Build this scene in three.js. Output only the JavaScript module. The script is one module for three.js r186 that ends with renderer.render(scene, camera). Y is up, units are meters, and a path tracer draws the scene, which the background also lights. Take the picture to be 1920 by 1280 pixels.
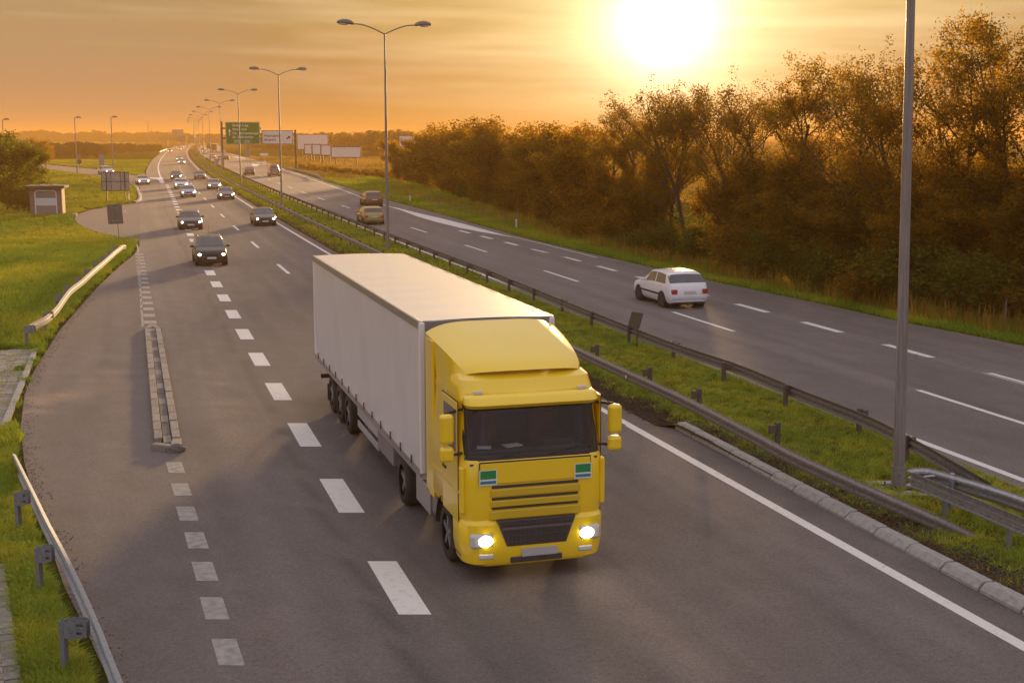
import * as THREE from 'three';
import { mergeGeometries, mergeVertices, toCreasedNormals } from 'three/addons/utils/BufferGeometryUtils.js';
import { RoundedBoxGeometry } from 'three/addons/geometries/RoundedBoxGeometry.js';
import { ImprovedNoise } from 'three/addons/math/ImprovedNoise.js';

// ------------------------------------------------------------------ camera, sky, sun, exposure
const scene = new THREE.Scene();
const F = 2450, HZ = 255, CAMH = 7.5;                       // focal length and horizon row in pixels of a 1920 x 1280 frame
const PITCH = Math.atan((640 - HZ) / F);
const camera = new THREE.PerspectiveCamera(2 * Math.atan(640 / F) * 180 / Math.PI, 1024 / 682, 0.5, 9000);
camera.position.set(0, CAMH, 0);
camera.rotation.set(-PITCH, 0, 0);
const renderer = new THREE.WebGLRenderer({ antialias: true });
renderer.toneMapping = THREE.LinearToneMapping;
renderer.toneMappingExposure = 2.3;                        // exposed for the shaded road
renderer.shadowMap.enabled = true;

const SUN_AZ = Math.atan((1240 - 960) / F), SUN_EL = 4.8 * Math.PI / 180;
const sunDir = new THREE.Vector3(Math.sin(SUN_AZ) * Math.cos(SUN_EL), Math.sin(SUN_EL), -Math.cos(SUN_AZ) * Math.cos(SUN_EL));
const sun = new THREE.DirectionalLight(new THREE.Color().setRGB(1, 0.62, 0.27), 5);
sun.name = 'sun';
sun.position.copy(sunDir).multiplyScalar(300);
sun.castShadow = true;
sun.shadow.radius = 9;
Object.assign(sun.shadow.camera, { left: -180, right: 180, top: 120, bottom: -120, near: 1, far: 900 });
sun.shadow.mapSize.set(4096, 4096);
scene.add(sun, sun.target);
scene.fog = new THREE.FogExp2(new THREE.Color().setRGB(1, 0.58, 0.18), 0.00062);

// ------------------------------------------------------------------ small tools
let seedState = 12345;
const rnd = () => { seedState = (seedState + 0x6d2b79f5) | 0; let t = Math.imul(seedState ^ (seedState >>> 15), 1 | seedState); t = (t + Math.imul(t ^ (t >>> 7), 61 | t)) ^ t; return ((t ^ (t >>> 14)) >>> 0) / 4294967296; };
const reseed = (n) => { seedState = n; };
const rr = (a, b) => a + (b - a) * rnd();
const clamp = (x, a = 0, b = 1) => Math.min(b, Math.max(a, x));
const lerp = (a, b, t) => a + (b - a) * t;
const sstep = (a, b, x) => { const t = clamp((x - a) / (b - a)); return t * t * (3 - 2 * t); };
const PN = new ImprovedNoise();
const noise = (x, y, z = 0) => PN.noise(x + 100.37, y + 57.13, z + 3.7);
const fbm = (x, y, o = 4, z = 0) => { let s = 0, a = 1; for (let i = 0; i < o; i++) { s += a * noise(x, y, z + i * 7.1); x = x * 2.03; y = y * 2.03; a *= 0.5; } return s; };
const RGB = (r, g, b) => new THREE.Color().setRGB(r, g, b);
function table(rows) {                                       // piecewise linear function of the first column
  const k = rows.slice().sort((a, b) => a[0] - b[0]);
  return (x) => {
    if (x <= k[0][0]) return k[0][1];
    for (let i = 1; i < k.length; i++) if (x <= k[i][0]) return lerp(k[i - 1][1], k[i][1], (x - k[i - 1][0]) / (k[i][0] - k[i - 1][0]));
    return k[k.length - 1][1];
  };
}
const SP = Math.sin(PITCH), CP = Math.cos(PITCH);
function G(px, py, h = 0) {                                  // photograph pixel -> point of the world at height h
  const x = (px - 960) / F, y = (640 - py) / F, t = (h - CAMH) / (y * CP - SP);
  return new THREE.Vector3(x * t, h, -(CP + y * SP) * t);
}
function at(px, py, Z) {                                     // photograph pixel -> point of the world Z metres ahead
  const x = (px - 960) / F, y = (640 - py) / F, t = Z / (CP + y * SP);
  return new THREE.Vector3(x * t, CAMH + (y * CP - SP) * t, -Z);
}
// the motorway's reference line (right edge line of the oncoming carriageway) and offsets from it
const CO = [1.15807715e-4, -3.60057237e-3, -1.09062776e-1, -12.3023113, 13.286363];
const f = (z) => { const u = Math.sqrt(400 - z) - 20; return (((CO[0] * u + CO[1]) * u + CO[2]) * u + CO[3]) * u + CO[4]; };
const slope = (z) => (f(z - 1) - f(z + 1)) / 2;              // sideways metres per metre ahead
const LL = (z) => Math.hypot(1, slope(z));
const RX = (z, o) => f(z) + o * LL(z);
const RP = (z, o, y = 0) => new THREE.Vector3(RX(z, o), y, z);
const ZS = [], SS = [];                                      // arc length table
for (let z = 20, s = 0; z > -1500; z -= 1) { ZS.push(z); SS.push(s); s += LL(z); }
const zOfS = (s) => { let lo = 0, hi = SS.length - 1; while (hi - lo > 1) { const m = (lo + hi) >> 1; if (SS[m] <= s) lo = m; else hi = m; } return lerp(ZS[lo], ZS[hi], clamp((s - SS[lo]) / (SS[hi] - SS[lo]))); };
const sOfZ = (z) => { const i = clamp(20 - z, 0, SS.length - 2), k = Math.floor(i); return lerp(SS[k], SS[k + 1], i - k); };
const headingAt = (z) => Math.atan2(-slope(z), 1);            // turn about y for something whose front (+z) faces the camera

const used = {};
function numbered(name) { const n = used[name] = (used[name] ?? -1) + 1; return n ? name + '_' + String(n).padStart(3, '0') : name; }
function mesh(name, geometry, material, parent = scene) {
  const m = new THREE.Mesh(geometry, material);
  m.name = parent === scene ? numbered(name) : name;
  m.castShadow = m.receiveShadow = true;
  parent.add(m);
  return m;
}
function struct(name, geometry, material) { const m = mesh(name, geometry, material); m.userData.kind = 'structure'; return m; }
function thing(name, label, category, pos = [0, 0, 0], turn = 0, group) {
  const o = new THREE.Group();
  o.name = numbered(name);
  o.position.set(...(pos.isVector3 ? pos.toArray() : pos));
  o.rotation.y = turn;
  scene.add(o);
  return tag(o, label, category, group);
}
function tag(o, label, category, group) {
  if (label) o.userData.label = label;
  if (category) o.userData.category = category;
  if (group) o.userData.group = group;
  return o;
}
function copyOf(o, pos, turn, label) {
  const c = o.clone();
  c.name = numbered(o.name.replace(/_\d{3}$/, ''));
  c.userData = { ...o.userData };
  c.position.set(...(pos.isVector3 ? pos.toArray() : pos));
  c.rotation.y = turn;
  if (label) c.userData.label = label;
  scene.add(c);
  return c;
}
const plain = (g) => { const n = g.index ? g.toNonIndexed() : g; for (const k of Object.keys(n.attributes)) if (!['position', 'normal', 'uv'].includes(k)) n.deleteAttribute(k); if (!n.attributes.uv) n.setAttribute('uv', new THREE.BufferAttribute(new Float32Array(n.attributes.position.count * 2), 2)); return n; };
const merge = (...list) => mergeGeometries(list.flat().map(plain));
function box(w, h, d, x = 0, y = 0, z = 0, ry = 0, rx = 0, rz = 0) {
  const g = new THREE.BoxGeometry(w, h, d);
  if (rx) g.rotateX(rx); if (rz) g.rotateZ(rz); if (ry) g.rotateY(ry);
  return g.translate(x, y, z);
}
function rbox(w, h, d, r, x = 0, y = 0, z = 0, seg = 2) { return new RoundedBoxGeometry(w, h, d, seg, r).translate(x, y, z); }
function cyl(r0, r1, h, n = 12, x = 0, y = 0, z = 0) { return new THREE.CylinderGeometry(r1, r0, h, n).translate(x, y + h / 2, z); }
function bar(a, b, r0, r1 = r0, n = 8) {
  const d = b.clone().sub(a), g = new THREE.CylinderGeometry(r1, r0, d.length(), n, 1);
  g.applyQuaternion(new THREE.Quaternion().setFromUnitVectors(new THREE.Vector3(0, 1, 0), d.normalize()));
  return g.translate((a.x + b.x) / 2, (a.y + b.y) / 2, (a.z + b.z) / 2);
}
const V = (x, y, z) => new THREE.Vector3(x, y, z);
function gridGeometry(rows, cols, fn, uvScale = 1) {         // fn(i, j) -> [x, y, z, u, v, (r, g, b)]
  const p = [], uv = [], c = [], idx = [];
  for (let i = 0; i < rows; i++) for (let j = 0; j < cols; j++) {
    const q = fn(i, j);
    p.push(q[0], q[1], q[2]); uv.push((q[3] ?? q[0]) * uvScale, (q[4] ?? -q[2]) * uvScale);
    if (q.length > 5) c.push(q[5], q[6], q[7]);
  }
  for (let i = 0; i < rows - 1; i++) for (let j = 0; j < cols - 1; j++) { const a = i * cols + j, b = a + 1, d = a + cols, e = d + 1; idx.push(a, b, d, b, e, d); }
  const g = new THREE.BufferGeometry();
  g.setAttribute('position', new THREE.Float32BufferAttribute(p, 3));
  g.setAttribute('uv', new THREE.Float32BufferAttribute(uv, 2));
  if (c.length) g.setAttribute('color', new THREE.Float32BufferAttribute(c, 3));
  g.setIndex(idx);
  g.computeVertexNormals();
  return g;
}
function flatPoly(points, y) {                               // flat polygon of the ground, uv in metres
  const s = new THREE.Shape(points.map((p) => new THREE.Vector2(p.x, -p.z))), g = new THREE.ShapeGeometry(s);
  g.rotateX(-Math.PI / 2).translate(0, y, 0);
  const P = g.attributes.position, uv = g.attributes.uv;
  for (let i = 0; i < P.count; i++) uv.setXY(i, P.getX(i), -P.getZ(i));
  return g;
}

// ------------------------------------------------------------------ sky: computed air and streaks of thin cloud
function buildSky() {
  const W = 4096, H = 2048, data = new Float32Array(W * H * 4);
  const ramp = [[0, 0.47, 0.205, 0.06], [2.5, 0.51, 0.262, 0.10], [6, 0.60, 0.395, 0.165], [12, 0.55, 0.41, 0.25], [25, 0.62, 0.525, 0.44], [50, 0.70, 0.64, 0.61], [90, 0.70, 0.675, 0.70]];
  const rampAt = (e, c) => { for (let i = 1; i < ramp.length; i++) if (e <= ramp[i][0]) return lerp(ramp[i - 1][c], ramp[i][c], (e - ramp[i - 1][0]) / (ramp[i][0] - ramp[i - 1][0])); return ramp[6][c]; };
  for (let y = 0; y < H; y++) {
    const up = ((y + 0.5) / H - 0.5) * Math.PI, e = Math.max(0, up * 180 / Math.PI), sy = Math.sin(up), cy = Math.cos(up);
    const base = [rampAt(e, 1), rampAt(e, 2), rampAt(e, 3)];
    for (let x = 0; x < W; x++) {
      const az = ((x + 0.5) / W - 0.5) * 2 * Math.PI, dx = Math.cos(az) * cy, dz = Math.sin(az) * cy;
      const dot = dx * sunDir.x + sy * sunDir.y + dz * sunDir.z, a = Math.acos(clamp(dot, -1, 1)) * 180 / Math.PI;
      let cl = 1, grey = 0;
      if (e > 0 && e < 70) {
        const k = az * 180 / Math.PI, n1 = fbm(k * 0.055, e * 0.75 + 0.02 * k, 4), n2 = fbm(k * 0.16 + 40, e * 2.6 + 0.05 * k, 3);
        const fade = sstep(0.4, 2.2, e);
        grey = clamp(0.5 + n1 * 0.9 + n2 * 0.45) * fade;
        cl = 1 + fade * (0.20 * n1 + 0.20 * n2);
      }
      const g0 = 0.52 * Math.exp(-a / 9.5), g1 = 1.3 * Math.exp(-a / 3.4), g2 = 4.5 * Math.exp(-a / 1.1);
      const anti = sstep(60, 150, a) * Math.exp(-e / 14);
      const o = (y * W + x) * 4, dim = lerp(1, 0.7, sstep(8, 22, a) * (1 - sstep(45, 95, a)) * (1 - sstep(9, 28, e)));
      cl *= dim;
      const r = base[0] * lerp(1, 1.15, anti), gg = base[1] * lerp(1, 1.7, anti), b = base[2] * lerp(1, 3.6, anti);
      data[o] = r * cl * lerp(1, 0.985, grey) + g0 * cl + g1 + g2;
      data[o + 1] = gg * cl * lerp(0.96, 1.09, grey) + g0 * 0.66 * cl + g1 * 0.92 + g2 * 0.9;
      data[o + 2] = b * cl * lerp(0.88, 1.45, grey) + g0 * 0.12 * cl + g1 * 0.58 + g2 * 0.66;
      for (let c = 0; c < 3; c++) data[o + c] /= 2.3;          // picture values at this exposure
      data[o + 3] = 1;
    }
  }
  const t = new THREE.DataTexture(data, W, H, THREE.RGBAFormat, THREE.FloatType);
  t.mapping = THREE.EquirectangularReflectionMapping;
  t.magFilter = t.minFilter = THREE.LinearFilter;
  t.needsUpdate = true;
  scene.background = t;
  scene.environment = t;
}
buildSky();

// ------------------------------------------------------------------ textures and materials
function texture(size, fn, { srgb = false, repeat = 1 } = {}) {
  const d = new Uint8Array(size * size * 4);
  for (let y = 0; y < size; y++) for (let x = 0; x < size; x++) {
    const q = fn(x / size, y / size), o = (y * size + x) * 4;
    for (let c = 0; c < 3; c++) d[o + c] = clamp(Array.isArray(q) ? q[c] : q) * 255;
    d[o + 3] = 255;
  }
  const t = new THREE.DataTexture(d, size, size);
  t.wrapS = t.wrapT = THREE.RepeatWrapping;
  t.magFilter = THREE.LinearFilter;
  t.colorSpace = srgb ? THREE.SRGBColorSpace : THREE.NoColorSpace;
  t.repeat.set(repeat, repeat);
  t.needsUpdate = true;
  return t;
}
const tile = (u, v, p, o = 3) => {                           // noise that repeats without a seam
  let s = 0, a = 1;
  for (let i = 0; i < o; i++) {
    const n = (x, y) => PN.noise(x + i * 17.3, y + i * 5.1, i * 3.3);
    const x = u * p, y = v * p, w0 = 1 - u, w1 = 1 - v;
    s += a * (n(x, y) * w0 * w1 + n(x - p, y) * u * w1 + n(x, y - p) * w0 * v + n(x - p, y - p) * u * v) / Math.sqrt(w0 * w0 + u * u) / Math.sqrt(w1 * w1 + v * v);
    p *= 2; a *= 0.55;
  }
  return s;
};
reseed(5);
const speck = new Float32Array(1024 * 1024).map(() => rnd());
const sp = (u, v) => speck[(Math.floor(v * 1024) & 1023) * 1024 + (Math.floor(u * 1024) & 1023)];
const asphaltMap = texture(1024, (u, v) => {
  const s = sp(u, v), n = tile(u, v, 60, 2) * 0.10 + tile(u, v, 5, 3) * 0.06;
  let k = 0.60 + n + (s - 0.5) * 0.3 + (sp(u * 0.25, v * 0.25) - 0.5) * 0.26 + (sp(u * 0.5 + 0.3, v * 0.5 + 0.1) - 0.5) * 0.2;
  if (sp(u * 0.25 + 0.5, v * 0.25 + 0.5) > 0.9965) k += 0.3;
  if (s > 0.9935) k += 0.34;
  return [k * 1.02, k * 0.985, k * 0.97];
}, { repeat: 1 / 5 });
const asphaltBump = texture(1024, (u, v) => 0.5 + (sp(u, v) - 0.5) * 0.7 + tile(u, v, 90, 2) * 0.25, { repeat: 1 / 5 });
const paintMap = texture(512, (u, v) => {
  const n = tile(u, v, 9, 4), s = sp(u * 0.5, v * 0.5), w = sstep(0.25, 0.8, n * 0.7 + (s - 0.5) * 1.0);
  const k = lerp(0.9, 0.45, w) + (s - 0.5) * 0.16 + n * 0.1;
  return [k, k * 0.985, k * 0.96];
}, { repeat: 1 / 1.7 });
const paintMapWorn = texture(512, (u, v) => {
  const n = tile(u, v, 10, 4), s = sp(u * 0.5, v * 0.5), w = sstep(0.05, 0.6, n * 0.6 + (s - 0.5) * 1.3), k = lerp(0.95, 0.42, w) + (s - 0.5) * 0.12;
  return [k, k * 0.98, k * 0.95];
}, { repeat: 1 / 1.9 });
const groundMap = texture(1024, (u, v) => {
  const n = tile(u, v, 8, 5), m = tile(u, v, 40, 3), s = sp(u, v) - 0.5;
  const k = 0.62 + n * 0.25 + m * 0.25 + s * 0.25, dry = clamp(0.35 + n * 0.7 + m * 0.3);
  return [k * lerp(0.78, 1.0, dry), k * lerp(0.92, 0.9, dry), k * lerp(0.38, 0.52, dry)];
}, { repeat: 1 / 6 });
const soilMap = texture(512, (u, v) => { const k = 0.6 + tile(u, v, 20, 4) * 0.5 + (sp(u * 0.5, v * 0.5) - 0.5) * 0.35; return [k, k * 0.86, k * 0.72]; }, { repeat: 1 / 1.5 });
const concreteMap = texture(512, (u, v) => { const k = 0.72 + tile(u, v, 6, 4) * 0.16 + (sp(u * 0.5, v * 0.5) - 0.5) * 0.22; return [k, k * 0.97, k * 0.92]; }, { repeat: 1 / 0.9 });
const metalMap = texture(512, (u, v) => { const k = 0.74 + tile(u, v, 10, 4) * 0.22 + (sp(u * 0.5, v * 0.5) - 0.5) * 0.08; return k; }, { repeat: 1 / 0.8 });
const cloth = texture(512, (u, v) => { const k = 0.9 + tile(u, v * 0.5 + 0.25 * 0, 5, 4) * 0.06; return [k, k * 0.99, k * 0.975]; }, { repeat: 1 / 4 });
const std = (color, o = {}) => new THREE.MeshStandardMaterial({ color, roughness: 0.8, ...o });
const phys = (color, o = {}) => new THREE.MeshPhysicalMaterial({ color, roughness: 0.5, ...o });
const M = {
  asphalt: std(RGB(0.195, 0.172, 0.165), { map: asphaltMap, bumpMap: asphaltBump, bumpScale: 0.004, roughness: 0.74, vertexColors: true }),
  asphaltPlain: std(RGB(0.19, 0.168, 0.16), { map: asphaltMap, bumpMap: asphaltBump, bumpScale: 0.004, roughness: 0.74 }),
  paint: std(RGB(0.84, 0.82, 0.80), { map: paintMap, roughness: 0.7 }),
  paintOld: std(RGB(0.25, 0.235, 0.225), { map: paintMapWorn, roughness: 0.85 }),
  paintWorn: std(RGB(0.40, 0.38, 0.36), { map: paintMapWorn, roughness: 0.8 }),
  ground: phys(RGB(0.105, 0.115, 0.04), { map: groundMap, roughness: 1, specularIntensity: 0 }),
  verge: phys(RGB(1.15, 1.15, 1.1), { map: soilMap, roughness: 1, specularIntensity: 0, vertexColors: true, bumpMap: soilMap, bumpScale: 0.04 }),
  field: phys(RGB(0.15, 0.105, 0.04), { map: groundMap, roughness: 1, specularIntensity: 0 }),
  concrete: std(RGB(0.47, 0.47, 0.47), { map: concreteMap, bumpMap: concreteMap, bumpScale: 0.01, roughness: 0.9 }),
  paver: std(RGB(0.36, 0.34, 0.32), { map: concreteMap, bumpMap: concreteMap, bumpScale: 0.008, roughness: 0.92 }),
  gravel: std(RGB(0.22, 0.205, 0.2), { map: asphaltMap, roughness: 0.95 }),
  zinc: std(RGB(0.50, 0.51, 0.54), { map: metalMap, metalness: 0.75, roughness: 0.42 }),
  zincShadeTint: std(RGB(0.42, 0.47, 0.55), { map: metalMap, metalness: 0.6, roughness: 0.5 }),  // zinc of the near left rail, blue of shade put into its colour
  zincPost: std(RGB(0.30, 0.33, 0.38), { map: metalMap, metalness: 0.45, roughness: 0.6 }),
  oldZinc: std(RGB(0.30, 0.27, 0.26), { map: metalMap, metalness: 0.5, roughness: 0.6 }),
  oldPost: std(RGB(0.17, 0.135, 0.125), { map: metalMap, metalness: 0.3, roughness: 0.75 }),
  pole: std(RGB(0.33, 0.31, 0.31), { map: metalMap, metalness: 0.3, roughness: 0.55 }),
  lampHead: std(RGB(0.20, 0.18, 0.17), { metalness: 0.2, roughness: 0.6 }),
  lens: phys(RGB(0.8, 0.78, 0.7), { roughness: 0.25 }),
  reflector: std(RGB(0.85, 0.82, 0.75), { roughness: 0.3 }),
  darkSteel: std(RGB(0.07, 0.06, 0.06), { metalness: 0.4, roughness: 0.6 }),
  gantry: phys(RGB(0.05, 0.042, 0.038), { roughness: 0.95, specularIntensity: 0.2 }),
  signBack: std(RGB(0.23, 0.215, 0.21), { map: metalMap, metalness: 0.4, roughness: 0.6 }),
  white: std(RGB(0.78, 0.76, 0.74), { roughness: 0.55 }),
  black: std(RGB(0.025, 0.024, 0.024), { roughness: 0.6 }),
  rubber: std(RGB(0.028, 0.027, 0.027), { roughness: 0.85 }),
  rim: std(RGB(0.42, 0.42, 0.44), { metalness: 0.8, roughness: 0.4 }),
  glass: phys(RGB(0.03, 0.033, 0.036), { roughness: 0.06, clearcoat: 1, clearcoatRoughness: 0.03 }),
  headlight: std(RGB(0.9, 0.9, 0.88), { emissive: RGB(1, 0.88, 0.62), emissiveIntensity: 6, roughness: 0.2 }),
  lampOff: phys(RGB(0.6, 0.6, 0.6), { roughness: 0.1, clearcoat: 1 }),
  tail: phys(RGB(0.42, 0.03, 0.02), { roughness: 0.2, clearcoat: 1 }),
  plate: std(RGB(0.62, 0.62, 0.62), { roughness: 0.5 }),
  bark: std(RGB(0.075, 0.055, 0.04), { roughness: 1 }),
};
function leafMaterial(r, g, b, t, gloss = 0.06, rough = 1) { return phys(RGB(r, g, b), { vertexColors: true, roughness: rough, specularIntensity: gloss, transmission: t, thickness: 0, side: THREE.DoubleSide }); }
M.leaf = leafMaterial(0.21, 0.12, 0.007, 0.7);  // sunset backlight put into the colour: orange on leaves that are green
M.leafSunTint = leafMaterial(0.29, 0.165, 0.007, 0.78);  // amber copy of the leaf, low sun glow put into its colour
M.leafGreen = leafMaterial(0.115, 0.13, 0.012, 0.55);
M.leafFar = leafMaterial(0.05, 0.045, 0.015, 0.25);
M.grass = leafMaterial(0.37, 0.45, 0.02, 0.36, 0.4, 0.75);
M.grassDry = leafMaterial(0.34, 0.25, 0.04, 0.45);

// ------------------------------------------------------------------ ground and roads
struct('ground', new THREE.PlaneGeometry(7000, 7000, 1, 1).rotateX(-Math.PI / 2).translate(0, -0.03, -2400), M.ground);
{
  const g = scene.children[scene.children.length - 1].geometry, uv = g.attributes.uv, P = g.attributes.position;
  for (let i = 0; i < P.count; i++) uv.setXY(i, P.getX(i), -P.getZ(i));
}
struct('field', flatPoly([G(560, 300), G(640, 318), G(735, 346), G(760, 330), G(745, 290), G(700, 280), G(560, 277), G(520, 281)], -0.022), M.field);
struct('field', flatPoly([G(-300, 268), G(290, 269), G(290, 263.5), G(-300, 263)], -0.02), phys(RGB(0.42, 0.31, 0.12), { map: groundMap, roughness: 1, specularIntensity: 0 }));

const rowsZ = [];
for (let z = 10; z > -1400; z -= Math.max(0.45, Math.min(14, -z * 0.016))) rowsZ.push(z);
const edgeFromPixels = (list, extra = []) => table([...list.map(([x, y]) => { const p = G(x, y); return [p.z, p.x]; }), ...extra]);
const leftEdgeX = edgeFromPixels([[205, 1280], [165, 1190], [120, 1100], [92, 1020], [70, 950], [45, 870], [38, 800], [45, 740], [60, 700], [110, 620], [180, 540], [222, 500], [250, 478], [260, 462], [262, 450], [262, 375], [262, 352], [274, 333], [273, 322], [277, 311], [284, 300], [299, 287.5], [312, 281]],
  [[10, RX(10, -12.3)], [-800, RX(-800, -12.6)], [-1400, RX(-1400, -12)]]);
const rightEdgeX = edgeFromPixels([[1920, 648], [1820, 628], [1700, 605], [1530, 567], [1350, 530], [1120, 478], [997, 449], [880, 417], [830, 402], [780, 389], [730, 376], [605, 338], [540, 318], [500, 306], [478, 300]],
  [[10, RX(10, 19)], [-30, RX(-30, 18.9)], [-600, RX(-600, 18)], [-1400, RX(-1400, 16)]]);
function road(name, xl, xr, cols, tint) {
  return struct(name, gridGeometry(rowsZ.length, cols, (i, j) => {
    const z = rowsZ[i], x = lerp(xl(z), xr(z), j / (cols - 1));
    return [x, 0, z, x, -z, ...tint(x, z, xl(z), xr(z))];
  }), M.asphalt);
}
// colour of the surface: worn wheel tracks, dusty edges, pale scuffs
const leftRoad = road('carriageway', leftEdgeX, (z) => RX(z, z > -33.6 ? 0.98 : 0.62), 64, (x, z, a, b) => {
  const o = (x - f(z)) / LL(z), n = fbm(x * 0.35, z * 0.06, 3), m = fbm(x * 1.6, z * 0.5, 3);
  const track = Math.exp(-(((o + 1.2) / 0.4) ** 2)) + Math.exp(-(((o + 2.9) / 0.4) ** 2)) + Math.exp(-(((o + 5.1) / 0.45) ** 2)) + Math.exp(-(((o + 7.0) / 0.45) ** 2));
  const str = fbm(o * 1.7, z * 0.022 + 9, 4), oil = Math.exp(-(((o + 2.0) / 0.35) ** 2)) + Math.exp(-(((o + 6.0) / 0.35) ** 2));
  let k = 1 + n * 0.16 + m * 0.10 + str * 0.22 + track * 0.07 - oil * 0.07 * (1 + str), tan = 0;
  if (Math.abs(o + 8.9 + 0.12 * fbm(z * 0.08, 4, 2)) < 0.09 && z < -12) k *= 0.72;
  tan += Math.max(0, fbm(o * 0.9 + 20, z * 0.07, 4) - 0.12) * 1.1;
  const edge = (x - a) + m * 0.5 + n * 0.4;
  tan += 0.55 * clamp(1 - edge / 0.8);
  const soil = clamp(1 - ((b - x) + m * 0.45) / 0.5);
  const scuff = Math.max(0, fbm(x * 0.6, z * 3.2, 3) + 0.22) * (Math.exp(-(((x + 13.4) / 0.9) ** 2) - (((z + 38) / 4.5) ** 2)) * 1.2 + Math.exp(-(((o + 9.9) / 0.45) ** 2) - (((z + 37) / 4) ** 2)));
  tan += scuff * 4.5;
  k *= lerp(1, 0.72, soil);
  if (o > -7.9) k *= 0.96; else k *= 1.06;
  return [k * (1 + tan * 0.32), k * (1 + tan * 0.22), k * (1 + tan * 0.10)];
});
const rightRoad = road('carriageway', (z) => RX(z, 5.75), rightEdgeX, 40, (x, z, a, b) => {
  const o = (x - f(z)) / LL(z), n = fbm(x * 0.3, z * 0.05, 3), m = fbm(x * 1.6, z * 0.4, 3);
  const track = Math.exp(-(((o - 7.3) / 0.4) ** 2)) + Math.exp(-(((o - 9) / 0.4) ** 2)) + Math.exp(-(((o - 11.1) / 0.45) ** 2)) + Math.exp(-(((o - 12.8) / 0.45) ** 2));
  const str = fbm(o * 1.5 + 30, z * 0.02, 4), k = (1 + n * 0.16 + m * 0.09 + str * 0.22 - track * 0.07) * 1.22, tan = 0.5 * clamp(1 - ((b - x) + m * 0.6) / 0.7);
  return [k * (1 + tan * 0.32), k * (1 + tan * 0.22), k * (1 + tan * 0.1)];
});
leftRoad.userData.label = 'left asphalt carriageway with lay-by lane carrying the yellow truck';
rightRoad.userData.label = 'right asphalt carriageway beyond the grass median';
struct('layby', flatPoly([[266, 458], [258, 452], [250, 449], [225, 444], [190, 437], [160, 428], [144, 418], [139, 410], [148, 400], [170, 393], [200, 388], [240, 382], [266, 377], [290, 400]].map((p) => G(...p)), -0.004), M.asphaltPlain);
struct('slip_road', flatPoly([[285, 352], [262, 352], [252, 347], [243, 343], [190, 331.5], [150, 325], [100, 318], [60, 312.5], [-60, 301], [-60, 297], [70, 306.5], [120, 311.5], [180, 317], [245, 327.5], [275, 331], [292, 340]].map((p) => G(...p)), -0.008), M.asphaltPlain);
struct('slip_road', flatPoly([[500, 308], [470, 301], [448, 294], [430, 290], [436, 288.5], [470, 297], [497, 301], [512, 308]].map((p) => G(...p)), -0.008), M.asphaltPlain);

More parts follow.
